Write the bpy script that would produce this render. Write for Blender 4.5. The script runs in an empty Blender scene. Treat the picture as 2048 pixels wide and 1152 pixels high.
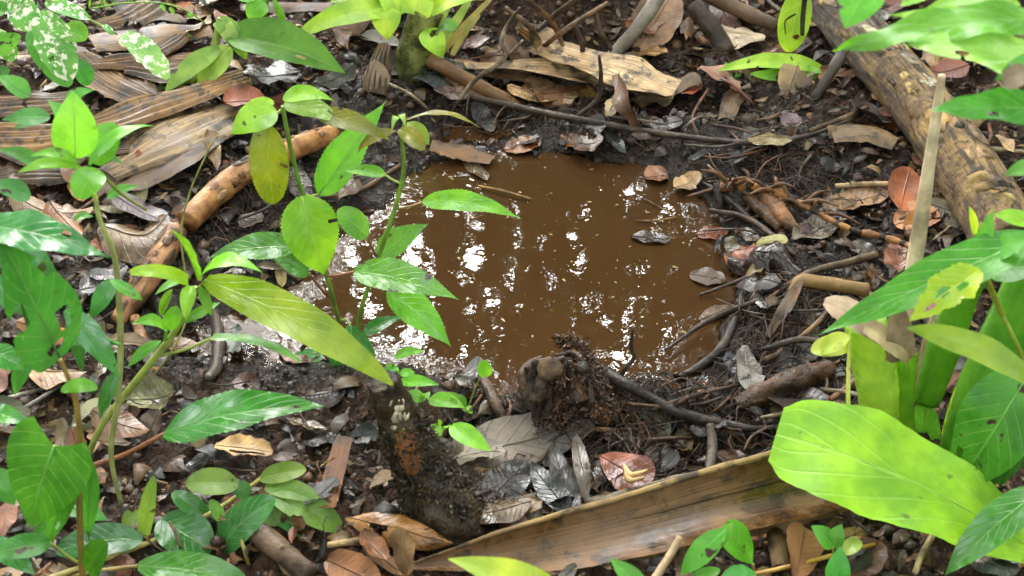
import bpy, math, random
import numpy as np

# ------------------------------------------------------------------ camera, sky, sun, exposure
SC = bpy.context.scene
COL = SC.collection
W, H, F = 2048.0, 1152.0, 2813.0           # the photograph's frame and focal length in its own pixels
PITCH = math.radians(35.0)
CAM = np.array([0.0, -1.64, 1.15])
cam = bpy.data.cameras.new('camera')
cam.sensor_width = 36.0
cam.lens = 36.0 * F / W
cam.clip_start = 0.02
cam.clip_end = 200.0
cam.dof.use_dof = True
cam.dof.focus_distance = 1.95
cam.dof.aperture_fstop = 10.0
co = bpy.data.objects.new('camera', cam)
COL.objects.link(co)
co.location = CAM
co.rotation_euler = (math.pi / 2 - PITCH, 0, 0)
SC.camera = co

SUN_EL, SUN_AZ = math.radians(39), math.radians(-4)   # azimuth measured from +Y (beyond the puddle) towards +X
world = bpy.data.worlds.new('World')
SC.world = world
world.use_nodes = True
wn = world.node_tree
wn.nodes.clear()
sky = wn.nodes.new('ShaderNodeTexSky')
sky.sky_type = 'NISHITA'
sky.sun_disc = False
sky.sun_elevation = SUN_EL
sky.sun_rotation = SUN_AZ
sky.air_density = 1.0
sky.dust_density = 6.0
sky.ozone_density = 0.6
hsv = wn.nodes.new('ShaderNodeHueSaturation')            # an overcast sky has little colour
hsv.inputs['Saturation'].default_value = 0.18
bgn = wn.nodes.new('ShaderNodeBackground')
bgn.inputs['Strength'].default_value = 0.15
wo = wn.nodes.new('ShaderNodeOutputWorld')
wn.links.new(sky.outputs[0], hsv.inputs['Color'])
wn.links.new(hsv.outputs[0], bgn.inputs[0])
wn.links.new(bgn.outputs[0], wo.inputs[0])

sl = bpy.data.lights.new('sun', 'SUN')
sl.energy = 1.5
sl.angle = math.radians(34)
sl.color = (1.0, 0.99, 0.97)
so = bpy.data.objects.new('sun', sl)
COL.objects.link(so)
so.location = (0, 0, 12)
so.rotation_euler = (math.pi / 2 - SUN_EL, 0, -SUN_AZ + math.pi)

SC.view_settings.view_transform = 'Standard'
SC.view_settings.look = 'None'
SC.view_settings.exposure = 3.85
SC.view_settings.gamma = 1.0
SC.view_settings.use_curve_mapping = False
SC.render.engine = 'CYCLES'
SC.cycles.use_denoising = True
SC.cycles.max_bounces = 6
SC.cycles.transparent_max_bounces = 10
SC.cycles.sample_clamp_indirect = 8.0

# ------------------------------------------------------------------ pixel <-> world
RNG = np.random.default_rng(11)
random.seed(11)
FWD = np.array([0, math.cos(PITCH), -math.sin(PITCH)])
UPV = np.array([0, math.sin(PITCH), math.cos(PITCH)])


def ray(px, py):
    return FWD + np.array([1.0, 0, 0]) * ((px - W / 2) / F) + UPV * ((H / 2 - py) / F)


def G(px, py, z=0.0):                       # the point at height z seen at a pixel
    d = ray(px, py)
    return CAM + d * ((z - CAM[2]) / d[2])


def V(px, py, y):                           # the point at depth y seen at a pixel
    d = ray(px, py)
    return CAM + d * ((y - CAM[1]) / d[1])


def proj(p):
    q = np.asarray(p, float) - CAM
    z = q @ FWD
    return np.stack([W / 2 + F * q[..., 0] / z, H / 2 - F * (q @ UPV) / z], -1)


def nrm(v):
    v = np.asarray(v, float)
    return v / (np.linalg.norm(v, axis=-1, keepdims=True) + 1e-12)


# ------------------------------------------------------------------ noise
_perm = np.random.default_rng(3).permutation(512)
_perm = np.concatenate([_perm, _perm, _perm])
_grad = np.array([[math.cos(a), math.sin(a)] for a in np.linspace(0, 2 * math.pi, 16, endpoint=False)])


def perlin(x, y):
    x = np.asarray(x, float)
    y = np.asarray(y, float)
    xi = np.floor(x).astype(int)
    yi = np.floor(y).astype(int)
    xf = x - xi
    yf = y - yi

    def g(ix, iy, dx, dy):
        k = _perm[_perm[ix & 511] + (iy & 511)] & 15
        return _grad[k, 0] * dx + _grad[k, 1] * dy
    u = xf * xf * xf * (xf * (xf * 6 - 15) + 10)
    v = yf * yf * yf * (yf * (yf * 6 - 15) + 10)
    a = g(xi, yi, xf, yf)
    b = g(xi + 1, yi, xf - 1, yf)
    c = g(xi, yi + 1, xf, yf - 1)
    d = g(xi + 1, yi + 1, xf - 1, yf - 1)
    return (a * (1 - u) + b * u) * (1 - v) + (c * (1 - u) + d * u) * v


def fbm(x, y, f, o=4, gain=0.5):
    s = 0
    a = 1.0
    for i in range(o):
        s = s + a * perlin(x * f + 17.3 * i, y * f - 9.1 * i)
        f *= 2.03
        a *= gain
    return s


def sstep(a, b, x):
    t = np.clip((x - a) / (b - a), 0, 1)
    return t * t * (3 - 2 * t)


# ------------------------------------------------------------------ terrain
PUD = [(448, 640), (500, 600), (575, 560), (620, 500), (672, 440), (752, 408), (800, 355), (850, 318), (930, 308),
       (1010, 298), (1100, 300), (1200, 312), (1275, 322), (1335, 345), (1395, 372), (1432, 405), (1455, 450), (1468, 505),
       (1490, 560), (1484, 620), (1462, 680), (1430, 735), (1385, 785), (1330, 812), (1240, 800), (1150, 800), (1050, 812),
       (950, 812), (880, 775), (830, 745), (740, 742), (660, 735), (590, 738), (520, 738), (465, 705)]
PW = np.array([G(a, b)[:2] for a, b in PUD])


def psd(x, y):                               # signed distance to the puddle's outline, + outside
    sh = np.shape(x)
    P = np.stack([np.ravel(x), np.ravel(y)], -1)
    out = np.empty(len(P))
    A = PW
    B = np.roll(PW, -1, 0)
    for s in range(0, len(P), 40000):
        p = P[s:s + 40000]
        ab = B - A
        ap = p[:, None, :] - A[None]
        t = np.clip((ap * ab).sum(-1) / (ab * ab).sum(-1), 0, 1)
        d = np.sqrt(((ap - t[..., None] * ab) ** 2).sum(-1)).min(1)
        cond = (A[None, :, 1] > p[:, None, 1]) != (B[None, :, 1] > p[:, None, 1])
        xin = (B[:, 0] - A[:, 0])[None] * (p[:, None, 1] - A[None, :, 1]) / (B[:, 1] - A[:, 1] + 1e-12)[None] + A[None, :, 0]
        ins = (cond & (p[:, None, 0] < xin)).sum(1) % 2 == 1
        out[s:s + 40000] = np.where(ins, -d, d)
    return out.reshape(sh)


def bumpm(px, py, rx, ry, amp):              # a mound: centre by pixel, radii in metres
    c = G(px, py)
    return c[0], c[1], rx, ry, amp


MOUNDS = [bumpm(1140, 20, .22, .16, .13), bumpm(960, 30, .16, .14, .05), bumpm(1540, 640, .10, .14, .035),
          bumpm(1400, 860, .16, .06, .03), bumpm(1150, 850, .16, .06, .028), bumpm(780, 830, .08, .07, .035),
          bumpm(860, 1060, .10, .07, .03), bumpm(1540, 340, .14, .10, .028), bumpm(540, 430, .14, .08, .02),
          bumpm(250, 250, .4, .3, .03), bumpm(1120, 195, .17, .07, -.062), bumpm(930, 265, .12, .04, -.045),
          bumpm(1385, 245, .08, .04, -.055), bumpm(1560, 300, .06, .02, -.03), bumpm(1205, 815, .06, .03, .022), bumpm(1420, 790, .05, .03, -.03), bumpm(430, 700, .06, .05, -.02), bumpm(1230, 275, .25, .035, .012)]


def hs(x, y):                                # smooth ground
    x = np.asarray(x, float)
    y = np.asarray(y, float)
    s = psd(x, y)
    s = s + 0.018 * fbm(x, y, 9, 3) + .024 * fbm(x + 5, y, 19, 3)
    out = 0.004 + 0.034 * (1 - np.exp(-np.clip(s, 0, None) / 0.16)) + 0.02 * np.clip(s, 0, 1.5)
    ins = -0.055 * sstep(0, 0.12, -s) - 0.012 * sstep(0, .02, -s) + .004
    h = np.where(s > 0, out, ins)
    k = sstep(-.02, .10, s)
    h = h + k * 0.020 * fbm(x, y, 5, 3)
    for cx, cy, rx, ry, a in MOUNDS:
        h = h + a * np.exp(-((x - cx) / rx) ** 2 - ((y - cy) / ry) ** 2) * sstep(-.03, .03, s)
    return h


def hfine(x, y):
    s = psd(x, y)
    k = sstep(-.02, .05, s)
    r = 1 - np.abs(fbm(x, y, 34, 3)) * 1.6
    wet = sstep(.0, .05, s)
    return k * (0.012 * fbm(x, y, 20, 3) + wet * 0.010 * (r - .6) + wet * 0.0065 * fbm(x, y, 80, 3, .7))


def hg(x, y):
    return hs(x, y) + hfine(x, y)


def T(px, py, dz=0.0):                       # the point dz above the ground seen at a pixel
    z = 0.02
    for _ in range(7):
        p = G(px, py, z + dz)
        z = max(float(hs(p[0], p[1])), 0.0)
    return G(px, py, z + dz)


# ------------------------------------------------------------------ materials
def newmat(name):
    m = bpy.data.materials.new(name)
    m.use_nodes = True
    nt = m.node_tree
    nt.nodes.clear()
    return m, nt


class N:                                     # small node-building helper
    def __init__(s, nt):
        s.nt = nt

    def n(s, t, **kw):
        x = s.nt.nodes.new(t)
        for k, v in kw.items():
            setattr(x, k, v)
        return x

    def set(s, node, name, v):
        if hasattr(v, 'is_linked') or isinstance(v, bpy.types.NodeSocket):
            s.nt.links.new(v, node.inputs[name])
        else:
            node.inputs[name].default_value = v

    def math(s, op, a, b=None, c=None, clamp=False):
        x = s.n('ShaderNodeMath', operation=op, use_clamp=clamp)
        s.set(x, 0, a)
        if b is not None:
            s.set(x, 1, b)
        if c is not None:
            s.set(x, 2, c)
        return x.outputs[0]

    def mix(s, f, a, b, bt='MIX'):
        x = s.n('ShaderNodeMix', data_type='RGBA', blend_type=bt)
        s.set(x, 0, f)
        s.set(x, 6, a)
        s.set(x, 7, b)
        return x.outputs[2]

    def noise(s, vec, scale, detail=3, rough=.55, dist=0.0):
        x = s.n('ShaderNodeTexNoise')
        if vec is not None:
            s.set(x, 'Vector', vec)
        s.set(x, 'Scale', scale)
        s.set(x, 'Detail', detail)
        s.set(x, 'Roughness', rough)
        s.set(x, 'Distortion', dist)
        return x.outputs[0]

    def ramp(s, v, a, b, lo=0.0, hi=1.0):
        x = s.n('ShaderNodeMapRange', interpolation_type='SMOOTHSTEP')
        s.set(x, 0, v)
        s.set(x, 1, a)
        s.set(x, 2, b)
        s.set(x, 3, lo)
        s.set(x, 4, hi)
        return x.outputs[0]

    def bump(s, h, strength, dist, nrm=None):
        x = s.n('ShaderNodeBump')
        s.set(x, 'Height', h)
        s.set(x, 'Strength', strength)
        s.set(x, 'Distance', dist)
        if nrm is not None:
            s.set(x, 'Normal', nrm)
        return x.outputs[0]

    def vary(s, vec):                        # object coordinates shifted per object
        oi = s.n('ShaderNodeObjectInfo')
        a = s.n('ShaderNodeVectorMath', operation='ADD')
        s.set(a, 0, vec)
        c = s.n('ShaderNodeCombineXYZ')
        m = s.math('MULTIPLY', oi.outputs['Random'], 37.0)
        s.set(c, 0, m)
        s.set(c, 1, m)
        s.set(a, 1, c.outputs[0])
        return a.outputs[0], oi


def leaf_uv(k):
    tc = k.n('ShaderNodeTexCoord')
    sp = k.n('ShaderNodeSeparateXYZ')
    k.set(sp, 0, tc.outputs['UV'])
    u = k.math('ABSOLUTE', k.math('SUBTRACT', k.math('MULTIPLY', sp.outputs[0], 2.0), 1.0))
    return tc, u, sp.outputs[1], sp.outputs[0]


def mat_leaf(name, rough=.36, trans=.33, veins=9.0, spotcol=(.05, .02, .01, 1), spec=.5, parallel=False, white=False):
    m, nt = newmat(name)
    k = N(nt)
    tc, u, v, uraw = leaf_uv(k)
    vec, oi = k.vary(tc.outputs['Object'])
    col = oi.outputs['Color']
    n1 = k.noise(vec, 22, 4)
    n2 = k.noise(vec, 90, 3)
    dark = k.mix(1.0, col, (.62, .70, .50, 1), 'MULTIPLY')
    light = k.mix(1.0, col, (1.35, 1.18, 1.0, 1), 'MULTIPLY')
    c = k.mix(k.ramp(n1, .3, .72), dark, light)
    if parallel:
        st = k.math('FRACT', k.math('MULTIPLY', uraw, 15.0))
        vein = k.math('MULTIPLY', k.ramp(k.math('ABSOLUTE', k.math('SUBTRACT', st, .5)), .3, .5), .28)
    else:
        q = k.math('FRACT', k.math('SUBTRACT', k.math('MULTIPLY', v, veins), k.math('MULTIPLY', u, 2.3)))
        vein = k.ramp(k.math('ABSOLUTE', k.math('SUBTRACT', q, .5)), .40, .5)
        vein = k.math('MULTIPLY', vein, .7)
    rib = k.ramp(u, .015, .055, 1.0, 0.0)
    vv = k.math('MAXIMUM', vein, rib)
    pale = k.mix(.45, col, (.55, .62, .22, 1))
    c = k.mix(k.math('MULTIPLY', vv, .42), c, pale)
    sp = k.math('MULTIPLY', k.ramp(k.noise(vec, 46, 2, .6), .66, .72), oi.outputs['Alpha'])
    c = k.mix(sp, c, spotcol)
    if white:
        w = k.ramp(k.noise(vec, 95, 3, .62, .3), .49, .56)
        c = k.mix(k.math('MULTIPLY', w, oi.outputs['Alpha']), c, (.74, .72, .62, 1))
    hgt = k.math('ADD', k.math('MULTIPLY', vv, -.5), k.math('MULTIPLY', n2, .25))
    bmp = k.bump(hgt, .45, .0016)
    p = k.n('ShaderNodeBsdfPrincipled')
    k.set(p, 'Base Color', c)
    k.set(p, 'Roughness', k.ramp(n2, .3, .7, rough - .09, rough + .12))
    k.set(p, 'Specular IOR Level', spec)
    k.set(p, 'Normal', bmp)
    t = k.n('ShaderNodeBsdfTranslucent')
    k.set(t, 'Color', k.mix(1.0, c, (1.5, 1.35, .7, 1), 'MULTIPLY'))
    mx = k.n('ShaderNodeMixShader')
    k.set(mx, 0, trans)
    nt.links.new(p.outputs[0], mx.inputs[1])
    nt.links.new(t.outputs[0], mx.inputs[2])
    o = k.n('ShaderNodeOutputMaterial')
    nt.links.new(mx.outputs[0], o.inputs[0])
    return m


def mat_dead(name, strap=False, rough=.34, streak=.75, dirt=.62, relief=.55):
    m, nt = newmat(name)
    k = N(nt)
    tc, u, v, uraw = leaf_uv(k)
    vec, oi = k.vary(tc.outputs['Object'])
    col = oi.outputs['Color']
    n1 = k.noise(vec, 16, 5, .65)
    n2 = k.noise(vec, 75, 4, .65)
    dark = k.mix(1.0, col, (.42, .36, .30, 1), 'MULTIPLY')
    light = k.mix(1.0, col, (1.35, 1.3, 1.2, 1), 'MULTIPLY')
    c = k.mix(k.ramp(n1, .34, .68), dark, light)
    if strap:
        cb = k.n('ShaderNodeCombineXYZ')
        k.set(cb, 0, k.math('MULTIPLY', uraw, 30.0))
        k.set(cb, 1, k.math('MULTIPLY', v, 2.2))
        k.set(cb, 2, k.math('MULTIPLY', oi.outputs['Random'], 30.0))
        st = k.noise(cb.outputs[0], 1.0, 4, .6)
        c = k.mix(k.ramp(st, .38, .62, streak, 0.0), c, k.mix(1.0, col, (.40, .33, .26, 1), 'MULTIPLY'))
        hgt = k.math('ADD', st, k.math('MULTIPLY', n2, .3))
        bmp = k.bump(hgt, relief, .0028)
    else:
        q = k.math('FRACT', k.math('SUBTRACT', k.math('MULTIPLY', v, 10.0), k.math('MULTIPLY', u, 2.0)))
        vein = k.ramp(k.math('ABSOLUTE', k.math('SUBTRACT', q, .5)), .40, .5)
        rib = k.ramp(u, .02, .07, 1.0, 0.0)
        vv = k.math('MAXIMUM', k.math('MULTIPLY', vein, .6), rib)
        c = k.mix(k.math('MULTIPLY', vv, .4), c, k.mix(1.0, col, (.45, .42, .4, 1), 'MULTIPLY'))
        hgt = k.math('ADD', k.math('MULTIPLY', vv, .8), n2)
        bmp = k.bump(hgt, .55, .0025)
    sp = k.ramp(k.noise(vec, 30, 5, .68), dirt - .05, dirt + .07)
    c = k.mix(k.math('MULTIPLY', sp, .85), c, (.018, .012, .008, 1))
    p = k.n('ShaderNodeBsdfPrincipled')
    k.set(p, 'Base Color', c)
    k.set(p, 'Roughness', k.ramp(n1, .35, .65, rough - .14, rough + .22))
    k.set(p, 'Normal', bmp)
    o = k.n('ShaderNodeOutputMaterial')
    nt.links.new(p.outputs[0], o.inputs[0])
    return m


def mat_bark(name, rough=.45, scale=26, dist=.006, dk=(.30, .24, .2, 1), lt=(1.4, 1.35, 1.25, 1), blotch=.5):
    m, nt = newmat(name)
    k = N(nt)
    tc = k.n('ShaderNodeTexCoord')
    vec, oi = k.vary(tc.outputs['Object'])
    col = oi.outputs['Color']
    n1 = k.noise(vec, scale, 6, .68)
    n2 = k.noise(vec, scale * 6, 4, .6)
    n3 = k.noise(vec, scale * .4, 3, .6)
    c = k.mix(k.ramp(n1, .36, .66), k.mix(1.0, col, dk, 'MULTIPLY'), k.mix(1.0, col, lt, 'MULTIPLY'))
    c = k.mix(k.math('MULTIPLY', k.ramp(n3, .52, .62), blotch), c, (.03, .021, .014, 1))
    bmp = k.bump(k.math('ADD', n1, k.math('MULTIPLY', n2, .35)), .8, dist)
    p = k.n('ShaderNodeBsdfPrincipled')
    k.set(p, 'Base Color', c)
    k.set(p, 'Roughness', k.ramp(n2, .3, .7, rough - .15, rough + .2))
    k.set(p, 'Specular IOR Level', .32)
    k.set(p, 'Normal', bmp)
    o = k.n('ShaderNodeOutputMaterial')
    nt.links.new(p.outputs[0], o.inputs[0])
    return m


def mat_mud():
    m, nt = newmat('wet_mud')
    k = N(nt)
    tc = k.n('ShaderNodeTexCoord')
    at = k.n('ShaderNodeAttribute', attribute_name='wet')
    vec = tc.outputs['Object']
    n1 = k.noise(vec, 9, 5, .6)
    n2 = k.noise(vec, 70, 5, .68)
    n3 = k.noise(vec, 260, 3, .6)
    w = k.ramp(k.math('ADD', at.outputs['Fac'], k.math('MULTIPLY', k.math('SUBTRACT', n1, .5), 1.2)), .25, .75)
    cw = k.mix(k.ramp(n2, .40, .68), (.009, .0062, .0045, 1), (.038, .022, .013, 1))
    cd = k.mix(k.ramp(n2, .36, .66), (.018, .0105, .007, 1), (.068, .034, .019, 1))
    c = k.mix(w, cd, cw)
    c = k.mix(k.ramp(n3, .60, .72, 0, .6), c, (.12, .068, .036, 1))
    bmp = k.bump(k.math('ADD', k.math('MULTIPLY', n2, .8), k.math('MULTIPLY', n3, .45)), 1.0, .013)
    p = k.n('ShaderNodeBsdfPrincipled')
    k.set(p, 'Base Color', c)
    r = k.math('ADD', k.math('MULTIPLY', w, -.40), k.ramp(n2, .35, .65, .50, .66))
    k.set(p, 'Roughness', r)
    k.set(p, 'Specular IOR Level', k.math('ADD', k.math('MULTIPLY', w, .20), .2))
    k.set(p, 'Normal', bmp)
    o = k.n('ShaderNodeOutputMaterial')
    nt.links.new(p.outputs[0], o.inputs[0])
    return m


def mat_water():
    m, nt = newmat('muddy_water')
    k = N(nt)
    tc = k.n('ShaderNodeTexCoord')
    at = k.n('ShaderNodeAttribute', attribute_name='depth')
    n0 = k.noise(tc.outputs['Object'], 5, 3, .5, .5)
    c = k.mix(n0, (.040, .0185, .0068, 1), (.055, .0258, .0096, 1))
    d = k.n('ShaderNodeBsdfDiffuse')
    k.set(d, 'Color', c)
    tr = k.n('ShaderNodeBsdfTransparent')
    k.set(tr, 'Color', (.80, .60, .34, 1))
    body = k.n('ShaderNodeMixShader')
    k.set(body, 0, k.ramp(at.outputs['Fac'], 0.0005, .010, .12, 1.0))
    nt.links.new(tr.outputs[0], body.inputs[1])
    nt.links.new(d.outputs[0], body.inputs[2])
    w1 = k.noise(tc.outputs['Object'], 16, 2, .4)
    ed = k.ramp(at.outputs['Fac'], .004, .045, 1.0, .06)
    w2 = k.math('MULTIPLY', k.noise(tc.outputs['Object'], 75, 2, .5), ed)
    bmp = k.bump(k.math('ADD', k.math('MULTIPLY', w1, .10), k.math('MULTIPLY', w2, .35)), .5, .006)
    gl = k.n('ShaderNodeBsdfGlossy')
    k.set(gl, 'Roughness', .015)
    k.set(gl, 'Normal', bmp)
    fr = k.n('ShaderNodeFresnel')
    k.set(fr, 'IOR', 1.36)
    k.set(fr, 'Normal', bmp)
    mx = k.n('ShaderNodeMixShader')
    nt.links.new(fr.outputs[0], mx.inputs[0])
    nt.links.new(body.outputs[0], mx.inputs[1])
    nt.links.new(gl.outputs[0], mx.inputs[2])
    o = k.n('ShaderNodeOutputMaterial')
    nt.links.new(mx.outputs[0], o.inputs[0])
    return m


def mat_attr(name, rough=.4):
    m, nt = newmat(name)
    k = N(nt)
    tc = k.n('ShaderNodeTexCoord')
    at = k.n('ShaderNodeAttribute', attribute_name='Col')
    n2 = k.noise(tc.outputs['Object'], 120, 4, .6)
    c = k.mix(k.ramp(n2, .3, .7), k.mix(1.0, at.outputs['Color'], (.5, .45, .4, 1), 'MULTIPLY'), at.outputs['Color'])
    p = k.n('ShaderNodeBsdfPrincipled')
    k.set(p, 'Base Color', c)
    k.set(p, 'Roughness', k.ramp(n2, .3, .7, rough - .15, rough + .2))
    k.set(p, 'Specular IOR Level', .3)
    k.set(p, 'Normal', k.bump(n2, .5, .002))
    o = k.n('ShaderNodeOutputMaterial')
    nt.links.new(p.outputs[0], o.inputs[0])
    return m


def mat_stem(name, rough=.4, trans=0.0):
    m, nt = newmat(name)
    k = N(nt)
    tc = k.n('ShaderNodeTexCoord')
    vec, oi = k.vary(tc.outputs['Object'])
    n1 = k.noise(vec, 40, 4, .6)
    sp = k.n('ShaderNodeSeparateXYZ')
    k.set(sp, 0, tc.outputs['UV'])
    cb = k.n('ShaderNodeCombineXYZ')
    k.set(cb, 0, k.math('MULTIPLY', sp.outputs[0], 22.0))
    k.set(cb, 1, k.math('MULTIPLY', sp.outputs[1], 1.5))
    st = k.noise(cb.outputs[0], 1.0, 3)
    col = oi.outputs['Color']
    c = k.mix(k.ramp(n1, .3, .7), k.mix(1.0, col, (.65, .6, .5, 1), 'MULTIPLY'), k.mix(1.0, col, (1.3, 1.25, 1.1, 1), 'MULTIPLY'))
    c = k.mix(k.ramp(st, .42, .6, .4, 0.0), c, k.mix(1.0, col, (.55, .55, .4, 1), 'MULTIPLY'))
    p = k.n('ShaderNodeBsdfPrincipled')
    k.set(p, 'Base Color', c)
    k.set(p, 'Roughness', rough)
    k.set(p, 'Normal', k.bump(st, .3, .002))
    o = k.n('ShaderNodeOutputMaterial')
    nt.links.new(p.outputs[0], o.inputs[0])
    return m


M_LEAF = mat_leaf('green_leaf', .30, .44)
M_GLOSS = mat_leaf('wet_green_leaf', .17, .22, 8.0, spec=.7)
M_BLADE = mat_leaf('parallel_veined_leaf', .36, .34, parallel=True)
M_BIG = mat_leaf('broad_smooth_leaf', .42, .40, 5.0)
M_VARI = mat_leaf('white_marked_leaf', .35, .25, white=True)
M_DEAD = mat_dead('dead_leaf', False, .46)
M_WETDEAD = mat_dead('wet_dead_leaf', False, .22)
M_STRAP = mat_dead('dry_strap_leaf', True, .46, .85, .54, .7)
M_SHEATH = mat_dead('wet_frond_sheath', True, .24, .34, .56, .35)
M_BARK = mat_bark('twig_bark')
M_LOG = mat_bark('peeling_log_bark', .58, 16, .010, (.28, .22, .16, 1), (1.5, 1.45, 1.3, 1), .75)


def mat_log():
    m, nt = newmat('weathered_log_wood')
    k = N(nt)
    tc = k.n('ShaderNodeTexCoord')
    sp = k.n('ShaderNodeSeparateXYZ')
    k.set(sp, 0, tc.outputs['UV'])
    cb = k.n('ShaderNodeCombineXYZ')
    k.set(cb, 0, k.math('MULTIPLY', sp.outputs[0], 22.0))
    k.set(cb, 1, k.math('MULTIPLY', sp.outputs[1], 9.0))
    fib = k.noise(cb.outputs[0], 1.0, 6, .7, .4)
    n1 = k.noise(tc.outputs['Object'], 17, 6, .7)
    n2 = k.noise(tc.outputs['Object'], 55, 5, .65)
    oi = k.n('ShaderNodeObjectInfo')
    grey = k.mix(k.ramp(sp.outputs[1], .30, .50), (.17, .125, .085, 1), oi.outputs['Color'])
    c = k.mix(k.ramp(n1, .40, .62), k.mix(1.0, grey, (.40, .33, .26, 1), 'MULTIPLY'), k.mix(1.0, grey, (1.25, 1.2, 1.1, 1), 'MULTIPLY'))
    c = k.mix(k.ramp(fib, .41, .50, .9, 0.0), c, (.030, .020, .013, 1))
    c = k.mix(k.ramp(n2, .54, .64, 0, .8), c, (.045, .031, .019, 1))
    p = k.n('ShaderNodeBsdfPrincipled')
    k.set(p, 'Base Color', c)
    k.set(p, 'Roughness', k.ramp(n2, .3, .7, .4, .7))
    k.set(p, 'Normal', k.bump(k.math('ADD', fib, k.math('MULTIPLY', n2, .5)), 1.0, .014))
    o = k.n('ShaderNodeOutputMaterial')
    nt.links.new(p.outputs[0], o.inputs[0])
    return m


M_LOGWOOD = mat_log()
M_SMOOTH = mat_bark('smooth_brown_bark', .42, 12, .003, (.55, .48, .42, 1), (1.25, 1.2, 1.15, 1), .4)
M_CINN = mat_bark('cinnamon_bark', .42, 22, .005, (.42, .32, .24, 1), (1.3, 1.25, 1.15, 1), .8)
M_DARKWOOD = mat_bark('rotten_wet_wood', .35, 30, .010, (.30, .25, .22, 1), (2.0, 1.8, 1.5, 1), .5)
M_MUD = mat_mud()
M_WATER = mat_water()
M_CRUMB = mat_attr('litter_crumbs', .38)
M_STALK = mat_leaf('thick_green_stalk', .26, .45, parallel=True, spec=.6)
M_PAPER = mat_dead('papery_sheath', True, .5, .30, .74, .4)
M_CRUMB2 = mat_attr('leaf_scrap', .40)
M_STEM = mat_stem('plant_stem', .38)

# dead-leaf and leaf colours (albedo)
TAN = (.30, .185, .085); STRAW = (.46, .34, .19); RED = (.19, .062, .020); ORANGE = (.34, .125, .035)
GREY = (.17, .135, .105); DARK = (.045, .032, .024); BROWN = (.15, .078, .036); PINK = (.25, .145, .08)
OCHRE = (.31, .19, .05); BLACK = (.022, .018, .016); SLATE = (.085, .08, .08)
BRIGHT = (.13, .34, .022); MID = (.06, .215, .022); DEEP = (.022, .115, .026); YG = (.26, .36, .018)
BRONZE = (.17, .145, .010); LIME = (.30, .50, .035); PALEG = (.30, .42, .10)


# ------------------------------------------------------------------ object helpers
def tag(o, label, cat, group=None):
    o['label'] = label
    o['category'] = cat
    if group:
        o['group'] = group
    return o


def thing(name, label, cat, loc, group=None):
    o = bpy.data.objects.new(name, None)
    o.empty_display_size = .02
    COL.objects.link(o)
    o.location = [float(c) for c in loc]
    return tag(o, label, cat, group)


def world_loc(o):
    p = np.zeros(3)
    while o is not None:
        p = p + np.array(o.location)
        o = o.parent
    return p


def mk(name, verts, faces, mat, parent=None, color=None, uv=None, origin=None, alpha=1.0):
    verts = np.asarray(verts, float)
    org = np.asarray(origin if origin is not None else verts.mean(0), float)
    me = bpy.data.meshes.new(name)
    me.from_pydata((verts - org).tolist(), [], faces)
    if uv is not None:
        li = np.empty(len(me.loops), dtype=np.int32)
        me.loops.foreach_get('vertex_index', li)
        l = me.uv_layers.new(name='UVMap')
        l.data.foreach_set('uv', np.asarray(uv, np.float32)[li].ravel())
    me.polygons.foreach_set('use_smooth', np.ones(len(me.polygons), dtype=bool))
    me.materials.append(mat)
    o = bpy.data.objects.new(name, me)
    COL.objects.link(o)
    if parent is not None:
        o.parent = parent
        o.location = [float(c) for c in org - world_loc(parent)]
    else:
        o.location = [float(c) for c in org]
    if color is not None:
        o.color = (color[0], color[1], color[2], alpha)
    return o


def catmull(P, n):
    P = np.asarray(P, float)
    if len(P) == 2:
        t = np.linspace(0, 1, n)[:, None]
        return P[0] * (1 - t) + P[1] * t
    Q = np.vstack([2 * P[0] - P[1], P, 2 * P[-1] - P[-2]])
    ts = np.linspace(0, len(P) - 1 - 1e-9, n)
    i = ts.astype(int)
    f = (ts - i)[:, None]
    a, b, c, d = Q[i], Q[i + 1], Q[i + 2], Q[i + 3]
    return .5 * (2 * b + (c - a) * f + (2 * a - 5 * b + 4 * c - d) * f * f + (3 * b - a - 3 * c + d) * f ** 3)


def tube_data(P, R, n=None, sides=8, rough=0.0, freq=60, seed=0.0):
    P = np.asarray(P, float)
    n = n or max(6, 6 * (len(P) - 1))
    S = catmull(P, n)
    R = np.interp(np.linspace(0, 1, n), np.linspace(0, 1, len(R)), R)
    tg = nrm(np.gradient(S, axis=0))
    a = np.array([0, 0, 1.0]) if abs(tg[0][2]) < .9 else np.array([1.0, 0, 0])
    vs = []
    uv = []
    L = np.concatenate([[0], np.cumsum(np.linalg.norm(np.diff(S, axis=0), axis=1))])
    for i in range(n):
        a = nrm(a - tg[i] * (a @ tg[i]))
        b = np.cross(tg[i], a)
        for j in range(sides):
            th = 2 * math.pi * j / sides
            r = R[i]
            if rough:
                c_, s_, l_ = math.cos(th) * 1.5, math.sin(th) * 1.5, L[i] * freq * .55
                r = r * (1 + rough * float(perlin(c_ + seed * 7.7 + l_ * .7, s_ + l_) + .7 * perlin(c_ * 2.3 - seed - l_ * 1.9, s_ * 2.3 + l_ * 1.7)))
            vs.append(S[i] + (a * math.cos(th) + b * math.sin(th)) * r)
            uv.append((j / sides, i / (n - 1)))
    fs = []
    for i in range(n - 1):
        for j in range(sides):
            k = (j + 1) % sides
            fs.append((i * sides + j, i * sides + k, (i + 1) * sides + k, (i + 1) * sides + j))
    fs.append(tuple(range(sides))[::-1])
    fs.append(tuple((n - 1) * sides + j for j in range(sides)))
    return np.array(vs), fs, uv


def tube(name, P, R, mat, parent=None, color=BROWN, **kw):
    v, f, uv = tube_data(P, R, **kw)
    return mk(name, v, f, mat, parent, color, uv, origin=v[:kw.get('sides', 8)].mean(0))


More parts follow.
